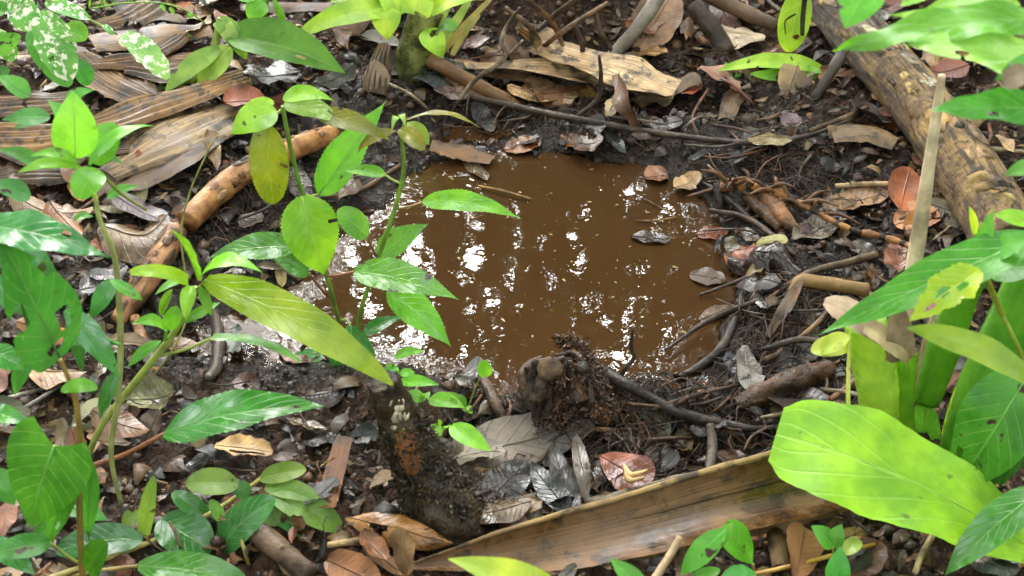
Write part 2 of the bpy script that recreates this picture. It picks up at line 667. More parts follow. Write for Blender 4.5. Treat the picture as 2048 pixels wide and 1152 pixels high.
PROF = {'ovate': (.55, .95), 'acum': (.62, 1.25), 'lance': (.75, .95), 'ellip': (.52, .55), 'strap': (.12, .30),
        'heart': (.22, .95), 'obov': (.95, .42), 'long': (.45, .75), 'taper': (.06, .85), 'spat': (.8, .25)}


def profile(shape, t):
    a, b = PROF[shape]
    m = (a / (a + b)) ** a * (b / (a + b)) ** b
    return np.clip(t, 0, 1) ** a * np.clip(1 - t, 0, 1) ** b / m


def ribbon(S, hw, hint, cols=7, fold=.15, cup=0.0, wave=0.0, wfreq=3.0, serr=0.0, sk=14, twist=0.0, lobe=0.0, holes=(), ragged=0.0, seed=0.0, pleat=0.0, pn=6):
    n = len(S)
    tg = nrm(np.gradient(S, axis=0))
    L = np.linalg.norm(S[-1] - S[0]) + 1e-9
    t = np.linspace(0, 1, n)
    us = np.linspace(-1, 1, cols)
    hint = np.asarray(hint, float)
    if hint.ndim == 1:
        hint = np.repeat(hint[None], n, 0)
    side = nrm(np.cross(tg, hint))
    nor = nrm(np.cross(side, tg))
    if np.ndim(twist) or twist:
        a = (np.interp(t, np.linspace(0, 1, len(twist)), twist) if np.ndim(twist) else twist * t)[:, None]
        side, nor = side * np.cos(a) + nor * np.sin(a), nor * np.cos(a) - side * np.sin(a)
    w = np.asarray(hw, float).copy()
    V3 = np.zeros((n, cols, 3))
    for j, u in enumerate(us):
        wu = w.copy()
        if abs(u) > .99:
            if serr:
                wu = wu * (1 + serr * (np.mod(t * sk, 1.0) - .5))
            if ragged:
                wu = wu * (1 + ragged * perlin(t * 9 + seed, np.full(n, u * 3 + seed)) + .6 * ragged * perlin(t * 27 + seed, np.full(n, u * 5 - seed)))
        V3[:, j] = S + side * (wu * u * math.cos(fold))[:, None] + nor * (w * abs(u) * math.sin(fold) + w * cup * u * u)[:, None]
        if wave:
            V3[:, j] += nor * (wave * L * abs(u) ** 1.3 * np.sin(t * wfreq * 6.28 + (1.7 if u > 0 else 0) + seed))[:, None]
        if pleat:
            V3[:, j] += nor * (pleat * np.cos(math.pi * pn * u + 1.3 * perlin(t * 3 + seed, t * 0 + seed)) * (.5 + perlin(t * 2.5 + seed, np.full(n, u * 2.0)) + .3))[:, None]
        if lobe:
            V3[:, j] -= tg * (lobe * L * abs(u) ** 1.2 * (1 - t) ** 5)[:, None]
    uv = np.stack([np.repeat((us * .5 + .5)[None], n, 0), np.repeat(t[:, None], cols, 1)], -1)
    fs = []
    for i in range(n - 1):
        for j in range(cols - 1):
            tc, uc = (t[i] + t[i + 1]) / 2, (us[j] + us[j + 1]) / 2
            skip = False
            for (ht, hu, hr, hq) in holes:
                if ((tc - ht) / hr) ** 2 + ((uc - hu) / hq) ** 2 < 1:
                    skip = True
            if not skip:
                fs.append((i * cols + j, i * cols + j + 1, (i + 1) * cols + j + 1, (i + 1) * cols + j))
    return V3.reshape(-1, 3), fs, uv.reshape(-1, 2), nor


LR_ = random.Random(77)
TOCAM = nrm(np.array([0, -.82, .57]))


def leaf(parent, base, tip, wpx, color, shape='ovate', bend=.10, mat=None, name='leaf', roll=0.0, up=.55, n=20, cols=7, rib=True,
         pet=None, petr=.0016, petcol=None, alpha=.6, label=None, fold=.16, wave=.006, hint=None, ribcol=None, **kw):
    """A living leaf from its base point to its tip point; wpx is its width as seen, in photograph pixels."""
    base = np.asarray(base, float)
    tip = np.asarray(tip, float)
    j = LR_.uniform(.95, 1.36)
    color = tuple(min(.62, c * j * LR_.uniform(.92, 1.08) * (1.12 if q == 1 else 1.0)) for q, c in enumerate(color))
    if alpha == .6:
        alpha = LR_.choice([.15, .4, .7, 1.0, 1.0])
    if wpx > 44 and 'holes' not in kw and LR_.random() < .28 and rib:
        kw['holes'] = ((LR_.uniform(.3, .8), LR_.choice([-1, 1]) * LR_.uniform(.35, 1.0), LR_.uniform(.02, .05), LR_.uniform(.12, .25)),)
    d = tip - base
    L = np.linalg.norm(d)
    mid = (base + tip) / 2
    hw = .5 * wpx * ((mid - CAM) @ FWD) / F
    h = nrm(np.array([0, 0, 1.0]) * up + nrm(CAM - mid) * (1 - up)) if hint is None else nrm(np.array(hint, float))
    if roll:
        ax = nrm(d)
        h = h * math.cos(roll) + np.cross(ax, h) * math.sin(roll)
    hb = nrm(h - nrm(d) * (h @ nrm(d)))
    if kw.get('serr') or kw.get('ragged') or kw.get('holes'):
        n = max(n, 44)
    t = np.linspace(0, 1, n)
    bz = 4 * t * (1 - t)
    sk = t ** 1.5 * (1 - t) * 2
    S = base + d * t[:, None] + hb * (bend * L * (bz * .6 + sk * .5))[:, None]
    S = S + np.cross(nrm(d), hb) * (.035 * L * random.uniform(-1, 1) * bz)[:, None]
    w = hw * profile(shape, np.clip(t, .012, .992))
    v, f, uv, nor = ribbon(S, w, hb, cols, fold, wave=wave, seed=random.random() * 9, **kw)
    o = mk(name, v, f, mat or M_LEAF, parent, color, uv, origin=base, alpha=alpha)
    if label:
        o['label'] = label
    if rib:
        rc = ribcol or tuple(min(.6, c * 1.5 + .05) for c in color)
        rs = [max(.0005, hw * .030), max(.0004, hw * .022), .0003]
        k = slice(0, None, 3)
        tube('midrib', S[k] - nor[k] * .0003, rs, M_STEM, o, rc, n=8, sides=5)
    if pet is not None:
        pet = np.asarray(pet, float)
        m = (pet + base) / 2 + np.array([0, 0, -.04]) * np.linalg.norm(pet - base)
        tube('petiole', [pet, m, base], [petr * 1.25, petr, petr], M_STEM, o, petcol or color, n=8, sides=6)
    return o


def pxm(p, s):                               # photograph pixels per metre at p along s
    e = .01
    return np.linalg.norm(proj(p + s * e) - proj(p - s * e)) / (2 * e)


def ground_leaf(pts, wpx, color, shape='ellip', name='dead_leaf', label=None, group=None, cat='leaf', mat=None, dz=.010, curl=.25, tilt=0.0,
                lift=0.0, wave=.03, n=18, cols=7, rib=True, ragged=.10, parent=None, holes=(), fold=0.0, twist=0.0, alpha=1.0, conform=True, ends=None, pleat=0.0, pn=6):
    """A leaf lying on the ground along the pixels pts (x, y, or x, y, extra height)."""
    P = np.array([T(q[0], q[1], dz + (q[2] if len(q) > 2 else 0)) for q in pts])
    n = n + 6 * (len(P) - 2)
    S = catmull(P, n)
    if conform:
        e = np.interp(np.linspace(0, 1, n), np.linspace(0, 1, len(pts)), [q[2] if len(q) > 2 else 0 for q in pts])
        S[:, 2] = np.maximum(hs(S[:, 0], S[:, 1]), 0) + dz + e
    t = np.linspace(0, 1, n)
    L = np.linalg.norm(P[-1] - P[0])
    S[:, 2] += lift * L * (2 * t - 1) ** 2
    mid = S[n // 2]
    tg = nrm(S[-1] - S[0])
    side = nrm(np.cross(tg, [0, 0, 1.0]))
    if np.ndim(wpx):
        hw = .5 * np.interp(t, np.linspace(0, 1, len(wpx)), wpx) / pxm(mid, side)
        if ends:
            hw = hw * np.clip(t / ends + .15, 0, 1) ** .5 * np.clip((1 - t) / ends + .15, 0, 1) ** .5
    else:
        hw = .5 * wpx / pxm(mid, side) * profile(shape, np.clip(t, .012, .99))
    hint = np.array([0, 0, 1.0]) + side * (-tilt if side[1] > 0 else tilt)
    v, f, uv, nor = ribbon(S, hw, hint, cols, fold, cup=curl * random.uniform(.6, 1.3), wave=wave, wfreq=random.uniform(1.2, 2.4), ragged=ragged,
                           holes=holes, seed=random.random() * 20, twist=twist, pleat=pleat, pn=pn)
    g = hs(v[:, 0], v[:, 1])
    v[:, 2] = np.maximum(v[:, 2], np.maximum(g, -.004) + .004)
    o = mk(name, v, f, mat or M_DEAD, parent, color, uv, origin=v.mean(0), alpha=alpha)
    if rib and cols > 3:
        k = slice(0, None, 3)
        m = v.reshape(n, cols, 3)[:, cols // 2]
        tube('midrib', m[k] + np.array([0, 0, .0004]), [max(.0006, hw.max() * .03), max(.0005, hw.max() * .025), .0004], M_STEM, o,
             tuple(c * .75 for c in color), n=8, sides=5)
    if label:
        tag(o, label, cat, group)
    return o


LAST = [None, None]


def stick(pts, rpx, color, label, name='stick', cat='stick', mat=None, group=None, rough=.16, sides=8, parent=None, dz=None, freq=40, n=None):
    """A stick along pixels (x, y, height above the ground); rpx are radii as seen, in pixels."""
    P = []
    R = []
    rp = rpx if np.ndim(rpx) else [rpx] * len(pts)
    for q, r in zip(pts, rp):
        e = q[2] if len(q) > 2 else 0.0
        p = T(q[0], q[1], e)
        rr = r * ((p - CAM) @ FWD) / F
        if len(q) <= 2:
            p = T(q[0], q[1], rr * .75 + .004)
        P.append(p)
        R.append(rr)
    n = n or max(10, 8 * (len(P) - 1))
    v, f, uv = tube_data(P, R, n=n, sides=sides, rough=rough, freq=freq, seed=random.random() * 9)
    LAST[:] = [np.array(P), R]
    o = mk(name, v, f, mat or M_BARK, parent, color, uv, origin=v.mean(0))
    if label:
        tag(o, label, cat, group)
    return o


def big_mesh(name, verts, faces4, mat, attr=None, dom='POINT', smooth=True, parent=None):
    me = bpy.data.meshes.new(name)
    faces4 = np.asarray(faces4)
    k = faces4.shape[1]
    me.vertices.add(len(verts))
    me.vertices.foreach_set('co', np.asarray(verts, np.float32).ravel())
    me.loops.add(faces4.size)
    me.loops.foreach_set('vertex_index', faces4.astype(np.int32).ravel())
    me.polygons.add(len(faces4))
    me.polygons.foreach_set('loop_start', np.arange(0, faces4.size, k, dtype=np.int32))
    me.polygons.foreach_set('loop_total', np.full(len(faces4), k, dtype=np.int32))
    me.polygons.foreach_set('use_smooth', np.full(len(faces4), smooth, dtype=bool))
    me.update(calc_edges=True)
    for nm, kind, data in (attr or []):
        a = me.attributes.new(nm, kind, 'POINT')
        a.data.foreach_set('color' if kind == 'FLOAT_COLOR' else 'value', np.asarray(data, np.float32).ravel())
    me.materials.append(mat)
    o = bpy.data.objects.new(name, me)
    COL.objects.link(o)
    if parent:
        o.parent = parent
    return o


# ------------------------------------------------------------------ ground and water
def axis(lo, hi, n, far):
    a = np.linspace(lo, hi, n)
    k = np.geomspace(.05, far, 16)
    return np.concatenate([lo - k[::-1], a, hi + k])


gx = axis(-1.35, 1.35, 800, 40)
gy = axis(-.75, 1.35, 620, 40)
X, Y = np.meshgrid(gx, gy)
Zs = hs(np.clip(X, -3, 3), np.clip(Y, -2, 3))
Z = Zs + hfine(X, Y)
ny, nx = X.shape
idx = np.arange(nx * ny).reshape(ny, nx)
quads = np.stack([idx[:-1, :-1], idx[:-1, 1:], idx[1:, 1:], idx[1:, :-1]], -1).reshape(-1, 4)
ground = big_mesh('ground', np.stack([X, Y, Z], -1).reshape(-1, 3), quads, M_MUD,
                  attr=[('wet', 'FLOAT', 1 - sstep(.10, .46, psd(np.clip(X, -3, 3), np.clip(Y, -2, 3)) + .3 * sstep(.12, .30, -Y) * sstep(-.05, .15, -X)))])
ground['kind'] = 'structure'

wx = np.linspace(-.72, .72, 220)
wy = np.linspace(-.42, .85, 200)
WX, WY = np.meshgrid(wx, wy)
dep = -(hg(WX, WY))
near = psd(WX, WY) < .55
wi = np.arange(WX.size).reshape(WX.shape)
wq = np.stack([wi[:-1, :-1], wi[:-1, 1:], wi[1:, 1:], wi[1:, :-1]], -1).reshape(-1, 4)
wet = (dep > -.006) & near
keep = wet.ravel()[wq].any(1)
water = big_mesh('puddle_water', np.stack([WX, WY, np.zeros_like(WX)], -1).reshape(-1, 3), wq[keep], M_WATER,
                 attr=[('depth', 'FLOAT', np.clip(dep, 0, 1))])
water['kind'] = 'structure'

# ------------------------------------------------------------------ the forest around and above (far trees seen in the puddle, the rest added as shade)
def crown_mesh(n, seed, size, clusters, rx, rz):
    r = np.random.default_rng(seed)
    cc = r.normal(size=(clusters, 3)) * np.array([rx * .52, rx * .52, rz * .5])
    k = r.integers(0, clusters, n)
    c = cc[k] + r.normal(size=(n, 3)) * np.array([.42, .42, .34]) * rx * .34
    d = nrm(r.normal(size=(n, 3)) * np.array([1, 1, .6]) + np.array([0, 0, -.5]))
    up = nrm(r.normal(size=(n, 3)) * .7 + np.array([0, 0, 1.0]))
    s = nrm(np.cross(d, up))
    nn = np.cross(s, d)
    L = size * r.uniform(.6, 1.3, n)[:, None]
    w = L * .24
    b = c - d * L * .5
    v = np.stack([b, c + s * w - nn * L * .04, c + d * L * .5 - nn * L * .12, c - s * w - nn * L * .04], 1).reshape(-1, 3)
    f = np.arange(n * 4).reshape(n, 4)
    return v, f


TREE_LEAF = mat_leaf('tree_leaf', .4, .3)


def forest_tree(x, y, h, label, seed, n=5200, size=.17, rx=1.7, rz=2.6, clusters=26, tr=.10, lean=(0, 0), crown_at=None):
    root = thing('forest_tree', label, 'tree', (x, y, 0), 'forest trees standing around the puddle')
    z0 = float(hs(np.clip(x, -3, 3), np.clip(y, -2, 3))) - .1
    top = np.array([x + lean[0], y + lean[1], h])
    P = [np.array([x, y, z0]), np.array([x + lean[0] * .2, y + lean[1] * .2, h * .35]), np.array([x + lean[0] * .6, y + lean[1] * .6, h * .7]), top]
    tube('trunk', P, [tr * 1.3, tr, tr * .75, tr * .35], M_BARK, root, (.14, .10, .07), n=20, sides=10, rough=.12, freq=4)
    rr = np.random.default_rng(seed)
    for q in range(5):
        a = rr.uniform(0, 6.28)
        s = P[1] * .3 + P[2] * .7 if q % 2 else P[2]
        e = s + np.array([math.cos(a) * rx * .8, math.sin(a) * rx * .8, rr.uniform(.3, 1.3)])
        tube('limb', [s, (s + e) / 2 + np.array([0, 0, .15]), e], [tr * .4, tr * .28, tr * .1], M_BARK, root, (.14, .10, .07), n=10, sides=6)
    v, f = crown_mesh(n, seed, size, clusters, rx, rz)
    v = v + (np.array(crown_at) if crown_at is not None else np.array([x + lean[0] * .7, y + lean[1] * .7, h * .66]))
    v = v - np.array(root.location)
    o = big_mesh('crown', v, f, TREE_LEAF, smooth=False, parent=root)
    o.color = (.055, .17, .028, 0)
    return root


TREES = [(-2.5, 4.6, 7.2, 'slender tree with dense crown beyond the puddle'), (-.55, 6.0, 7.0, 'straight tree with high crown beyond the puddle'),
         (1.1, 4.9, 7.4, 'leafy tree with low crown beyond the puddle'), (2.9, 5.4, 7.8, 'tall tree beyond the peeling log'),
         (.4, 9.0, 9.0, 'distant forest tree far beyond the puddle'), (-2.4, 9.4, 9.5, 'distant forest tree beyond the strap leaf litter'),
         (3.6, 9.0, 9.0, 'distant forest tree beyond the log'), (-3.7, 1.2, 6.5, 'added shade tree beside the spotted shrub'),
         (3.7, 1.0, 6.5, 'added shade tree beside the long leaved shrub'), (-3.4, -2.4, 6.5, 'added shade tree on the near side beyond the heart shaped leaf'),
         (3.5, -2.6, 6.8, 'added shade tree on the near side beyond the cut stalks'), (.3, -5.0, 7.5, 'added shade tree standing far on the near side of the puddle')]  # side and near trees are out of view, added to cut ambient light
for i, (x, y, h, lb) in enumerate(TREES):
    ahead = y > 4
    forest_tree(x, y, h, lb, 40 + i, n={1.1: 8500, -.55: 3900, .4: 4000, -2.4: 3600}.get(x, 7500) if ahead else (1900 if y < -2 else 4000), size=.17 if ahead else .30, rx=1.9 if ahead else 2.2, rz=3.0, clusters=60 if ahead else 34,
                lean=(random.uniform(-.3, .3), random.uniform(-.3, .3)))
bv, bf = crown_mesh(3800, 5, .20, 22, 1.35, 1.5)
bush0 = None
for i in range(16):  # bush ring added out of view to block low horizon light
    a = i / 16 * 6.283 + .2
    rr = 4.3 + .8 * math.sin(i * 2.3)
    x, y = rr * math.sin(a), rr * math.cos(a) + .3
    rt = thing('added_shade_bush', 'leafy green bush in the ring added around the puddle to cut low light', 'bush', (x, y, 0), 'added shade bushes around the clearing')
    if bush0 is None:
        cr = big_mesh('crown', bv + [0, 0, .9], bf, TREE_LEAF, smooth=False, parent=rt)
        cr.color = (.055, .17, .028, 0)
        stv = tube('stem', [np.array([x, y, -.1]), np.array([x + .05, y, .5]), np.array([x, y, 1.3])], [.03, .025, .012], M_BARK, rt, (.14, .10, .07), n=8, sides=6)
        bush0 = rt
        kids = [cr, stv]
    else:
        for k in kids:
            c = k.copy()
            COL.objects.link(c)
            c.parent = rt
        rt.rotation_euler = (0, 0, i * 1.1)
        rt.scale = (1, 1, .9 + .25 * math.sin(i * 1.7))
forest_tree(-4.2, 3.2, 9.5, 'added leaning tree whose unseen high crown is set to shade the puddle', 77, n=3000, size=.32, rx=2.6, rz=1.3, clusters=30, lean=(4.0, -2.6), tr=.16,
            crown_at=(0, .4, 7.6))  # tree added out of view, crown placed overhead to hold back skylight

# ------------------------------------------------------------------ big woody things on the ground
lg = thing('fallen_log', 'thick yellow brown fallen log with peeling bark behind the pale reed', 'log', T(1800, 260))
LP = [(1545, -60), (1640, 40), (1720, 130), (1810, 235), (1880, 330), (1950, 440), (2010, 560)]
LR = [44, 48, 53, 56, 60, 64, 66]
P3 = [T(a, b) + np.array([0, 0, .012]) for a, b in LP]
R3 = [r * ((p - CAM) @ FWD) / F for p, r in zip(P3, LR)]
P3 = [p + np.array([0, 0, r * .75]) for p, r in zip(P3, R3)]
v, f, uv = tube_data(P3, R3, n=110, sides=34, rough=.11, freq=26, seed=2.2)
mk('trunk', v, f, M_LOGWOOD, lg, (.26, .16, .052), uv)


def on_tube(P, R, t, ang, off=0.0):          # a point and normal on a tube's surface; ang 0 faces up, + towards the camera
    S = catmull(P, 60)
    i = int(t * 59)
    r = np.interp(t, np.linspace(0, 1, len(R)), R)
    tg = nrm(S[min(i + 1, 59)] - S[max(i - 1, 0)])
    u = nrm(np.array([0, 0, 1.0]) - tg * tg[2])
    s = np.cross(tg, u)
    if s[1] > 0:
        s = -s
    n = u * math.cos(ang) + s * math.sin(ang)
    return S[i] + n * (r + off), n, tg


def patch(parent, name, P, R, t, ang, L, Wd, mat, col, thick=.003, label=None, seed=0):
    """An irregular flake of bark or lichen that follows a tube's curve."""
    rr = np.random.default_rng(seed)
    rad = np.interp(t, np.linspace(0, 1, len(R)), R)
    total = np.linalg.norm(np.diff(catmull(P, 60), axis=0), axis=1).sum()
    k = 14
    rim = []
    for lay, (sc, of) in enumerate([(1.0, .0005), (.88, thick), (.45, thick * 1.15)]):
        for j in range(k):
            a = 2 * math.pi * j / k
            q = sc * (1 + .45 * perlin(math.cos(a) * 1.6 + seed, math.sin(a) * 1.6 + seed * 2.1))
            p, n, tg = on_tube(P, R, np.clip(t + math.cos(a) * q * L / total / 2, 0, .999), ang + math.sin(a) * q * Wd / rad / 2, of)
            rim.append(p)
    p, n, tg = on_tube(P, R, t, ang, thick * 1.1)
    rim.append(p)
    fs = []
    for l in range(2):
        for j in range(k):
            fs.append((l * k + j, l * k + (j + 1) % k, (l + 1) * k + (j + 1) % k, (l + 1) * k + j))
    for j in range(k):
        fs.append((2 * k + j, 2 * k + (j + 1) % k, 3 * k))
    o = mk(name, rim, fs, mat, parent, col)
    if label:
        o['label'] = label
    return o


for i, (t, a, L, w, c) in enumerate([(.40, .55, .075, .045, (.40, .38, .27)), (.56, -.1, .05, .03, (.46, .44, .36)), (.25, .3, .08, .05, (.22, .17, .12)),
                                     (.48, -.3, .06, .035, (.26, .22, .17)), (.68, .5, .08, .03, (.42, .27, .09)), (.8, .0, .07, .045, (.30, .20, .10)),
                                     (.74, -.5, .06, .03, (.17, .12, .08)), (.88, .55, .06, .05, (.24, .16, .06)), (.15, .0, .08, .06, (.30, .20, .13)),
                                     (.62, .9, .08, .03, (.16, .10, .05)), (.93, -.1, .05, .04, (.36, .26, .10))]):
    patch(lg, 'bark_flake', P3, R3, t, a, L, w, M_LOG, c, .0014, 'pale grey bark flake' if i < 2 else None, i + 3)
for i in range(48):
    t, a = random.uniform(.1, .97), random.uniform(-.8, 1.1)
    patch(lg, 'bark_flake', P3, R3, t, a, random.uniform(.015, .05), random.uniform(.006, .02), M_LOG,
          random.choice([(.10, .07, .04), (.40, .29, .12), (.22, .15, .07), (.05, .035, .02)]), random.uniform(.0006, .0016), None, 50 + i)
pk, nk, tk = on_tube(P3, R3, .72, .05, .0)
kv, kf, kuv = tube_data([pk - nk * .004, pk + nk * .003], [.009, .007], n=4, sides=10)
mk('knot_hole', kv, kf, M_DARKWOOD, lg, (.02, .014, .01), kuv)['label'] = 'small dark knot hole'

cb = stick([(668, 266, .03), (600, 292, .028), (500, 338, .026), (440, 380, .026), (372, 446, .024)],
      [18, 23, 25, 26, 25], (.38, .19, .07), 'curved cinnamon brown bare stick left of the puddle', 'fallen_branch', 'branch', M_CINN, rough=.10, sides=16, freq=40, n=64)
CINN = [(cb, LAST[0], LAST[1])]
cb2 = stick([(352, 462, .034), (318, 520, .03), (270, 592, .02), (236, 642, .01)],
      [23, 26, 25, 15], (.30, .15, .07), 'paler lower length of bare stick continuing below the curved cinnamon stick', 'fallen_branch', 'branch', M_CINN, rough=.12, sides=16, freq=40, n=48)
CINN.append((cb2, LAST[0], LAST[1]))
for o_, P_, R_ in CINN:
    for i in range(16):
        patch(o_, 'bark_flake', P_, R_, random.uniform(.05, .95), random.uniform(-1.0, 1.3), random.uniform(.012, .045), random.uniform(.005, .016), M_BARK,
              random.choice([(.10, .05, .025), (.40, .24, .11), (.20, .10, .05), (.06, .035, .02), (.26, .13, .06)]), random.uniform(.0008, .0022), None, 90 + i)
stick([(270, 636), (288, 690), (312, 745)], [11, 12, 10], (.32, .16, .07), 'short orange brown stick below the curved cinnamon stick')
stick([(1322, -12, .09), (1275, 55, .05), (1212, 125, .01)], [15, 15, 12], (.27, .24, .20), 'smooth grey stick leaning above the pale dry frond', mat=M_SMOOTH, sides=10)
stick([(858, 118, .05), (950, 168, .03), (1040, 214, .005)], [15, 15, 11], (.22, .12, .055), 'brown tubular stalk lying from the rosette plant towards the puddle', 'dry_stalk', 'stalk', M_SMOOTH, sides=12)
stick([(862, 140, .02), (930, 180, .015), (1000, 215, .005)], [7, 8, 6], (.15, .085, .04), 'thinner brown stalk lying under the brown tubular stalk', 'dry_stalk', 'stalk')
stick([(940, 193, .02), (1040, 215, .02), (1150, 238, .02), (1290, 262, .02), (1430, 281, .02), (1545, 284, .02), (1640, 264, .02), (1725, 228, .02)],
      [6, 7, 8, 7, 6.5, 6, 4.5, 3.5], (.050, .033, .022), 'long thin dark curved stick lying behind the puddle', n=60)
t0 = thing('forked_twig', 'grey forked twig standing across the brown tubular stalk', 'twig', T(912, 205))


def air(q):                                  # (x, y, y-depth): a point in the air at a depth
    return V(q[0], q[1], q[2])


yb = float(T(912, 205)[1])
tube('stem', [V(912, 207, yb), V(950, 160, yb + .01), V(1008, 118, yb), V(1003, 85, yb), V(1012, 55, yb + .01), V(1040, 15, yb)], [.0035, .004, .0045, .004, .0035, .0025],
     M_BARK, t0, (.26, .20, .14), n=24, sides=7, rough=.15)
tube('side_twig', [V(1008, 118, yb), V(1030, 98, yb), V(1046, 80, yb)], [.0032, .003, .002], M_BARK, t0, (.26, .20, .14), n=8, sides=6)
yb = float(T(1120, 245)[1])
tw = thing('bent_twig', 'thin black bent twig standing in the shallow water before the pale frond', 'twig', T(1120, 248))
tube('stem', [V(1118, 250, yb), V(1160, 228, yb), V(1196, 196, yb), V(1202, 150, yb), V(1198, 110, yb)], [.003, .004, .005, .004, .0025], M_BARK, tw, (.05, .035, .025), n=22, sides=7, rough=.2)
stick([(1385, 8, .07), (1420, 50, .05), (1452, 105, .01)], [16, 20, 20], (.055, .035, .025), 'dark stubby branch end before the pale oval dead leaf', 'branch_stub', 'stick')
stick([(1400, -20, .05), (1480, 20, .04), (1555, 52, .03)], [18, 17, 14], (.12, .075, .045), 'thick brown branch crossing beside the yellow green leaf', 'branch', 'branch', M_SMOOTH)
stick([(1690, 95, .07), (1668, 135, .05), (1628, 200, .0)], [12, 12, 10], (.075, .06, .05), 'dark grey stick leaning on the peeling log', mat=M_SMOOTH)
stick([(1620, 262, .015), (1680, 240, .02), (1735, 214, .02)], [5, 6, 5], (.13, .08, .045), 'thin brown stick beside the peeling log')
stick([(1900, 285, .02), (1960, 295, .02), (2060, 306, .02)], [5, 6, 5], (.30, .24, .15), 'thin pale twig reaching away behind the log')
stick([(1670, 372, .02), (1740, 368, .02), (1792, 368, .02)], [5, 6, 5], (.36, .26, .14), 'short pale twig beside the rust red oval leaf')
stick([(1752, 508, .03), (1690, 526, .03), (1620, 545, .025), (1560, 580, .01)], [8, 8, 7, 5], (.11, .075, .045), 'brown twig lying over the dark mud right of the puddle')
stick([(1584, 585, .02), (1602, 562, .03), (1650, 568, .03), (1735, 580, .03)], [9, 14, 15, 15], (.28, .18, .07), 'curved tan root arching beside the papery sheath', 'bent_root', 'root', M_SMOOTH)
stick([(1472, 635, .02), (1448, 690, .012), (1408, 728, .006), (1352, 758, -.004)], [7, 11, 10, 6], (.035, .025, .019), 'dark stick dipping into the puddle before the grey oval leaf', sides=10)
stick([(1474, 812, .01), (1530, 785, .02), (1590, 760, .025), (1655, 738, .02)], [15, 22, 24, 21], (.055, .030, .019), 'short thick brown log stub before the papery sheath', 'log_stub', 'log', M_DARKWOOD, sides=22, rough=.28, freq=60, n=44)
stick([(1180, 728, .03), (1235, 760, .03), (1290, 790, .022), (1360, 826, .02), (1440, 846, .02), (1510, 858, .02), (1580, 852, .01)],
      [13, 12, 11, 12, 10, 8, 5], (.030, .022, .018), 'long black root running from the broken stump along the near bank', 'black_root', 'root', sides=10, n=60)
yb = float(T(1235, 775)[1])
tw = thing('upright_twig', 'thin black upright twig on the black root at the puddle edge', 'twig', T(1235, 775))
tube('stem', [V(1236, 778, yb), V(1246, 745, yb), V(1268, 715, yb), V(1262, 690, yb), V(1267, 655, yb)], [.003, .003, .003, .0025, .0015], M_BARK, tw, (.04, .03, .025), n=18, sides=6, rough=.2)
stick([(1420, 850, .025), (1425, 890, .02), (1418, 945, .012)], [9, 11, 10], (.09, .07, .055), 'short grey stick below the black root')
stick([(1175, 1012, .02), (1260, 990, .02), (1340, 966, .02), (1430, 945, .015)], [15, 14, 12, 9], (.20, .17, .12), 'grey lichened stick behind the long tan sheath', mat=M_BARK, sides=10)
stick([(1058, 845, .015), (1110, 828, .018), (1170, 808, .02)], [5, 6, 5], (.20, .14, .07), 'thin tan twig before the broken stump')
stick([(962, 752, .02), (985, 795, .025), (1012, 850, .02), (1035, 890, .01)], [11, 12, 10, 8], (.10, .06, .04), 'brown twig standing from water edge onto the grey leaf', rough=.2)
stick([(958, 372, .004), (1005, 382, .006), (1062, 398, .004)], [2.4, 3, 2.4], (.40, .22, .06), 'orange straw floating on the puddle')
stick([(1272, 441, .003), (1310, 441, .004), (1352, 434, .004)], [1.6, 2, 1.6], (.24, .13, .05), 'thin brown straw floating on the puddle')
stick([(1290, 398, .003), (1320, 415, .004), (1350, 433, .004)], [1.5, 1.6, 1.5], (.16, .09, .04), 'darker straw touching the thin brown floating straw')
stick([(1830, 1145, .03), (1860, 1080, .03), (1985, 880, .03)], [6, 7, 6], (.34, .26, .15), 'pale straight stick behind the large lime leaf')
stick([(1640, 778, .02), (1700, 786, .02), (1760, 800, .02)], [4, 5, 4], (.24, .19, .14), 'thin grey twig behind the cut green stalk')
stick([(1520, 836, .02), (1600, 822, .02), (1715, 815, .02)], [4, 5, 4], (.28, .21, .14), 'thin tan twig before the log stub')
stick([(1660, 800, .02), (1700, 770, .02), (1740, 735, .03)], [6, 7, 6], (.16, .07, .04), 'red brown twig behind the cut green stalk')
stick([(1530, 720, .02), (1570, 700, .02), (1640, 640, .03), (1665, 600, .02)], [6, 6, 5, 3], (.15, .09, .045), 'curved brown rootlet before the papery sheath', 'rootlet', 'root')
stick([(60, 1060, .03), (110, 990, .03), (150, 930, .02)], [13, 15, 12], (.17, .16, .15), 'grey stick behind the heart shaped leaf', mat=M_SMOOTH)
stick([(0, 800, .02), (60, 785, .02), (120, 768, .02)], [4, 5, 4], (.28, .26, .24), 'pale grey twig behind the orange stem')
stick([(0, 842, .02), (60, 810, .025), (118, 772, .02)], [4, 5, 4], (.13, .12, .11), 'dark grey twig crossing the pale grey twig')
stick([(490, 1050, .01), (545, 1090, .015), (620, 1150, .015)], [22, 24, 22], (.13, .085, .06), 'thick mottled brown stick under the three veined shrub', 'branch', 'branch', sides=12)
stick([(430, 625, -.002), (436, 670, .012), (434, 730, .012), (415, 760, .01)], [9, 13, 13, 9], (.06, .045, .035), 'dark stub standing in the rippled puddle corner', 'stub', 'stick')

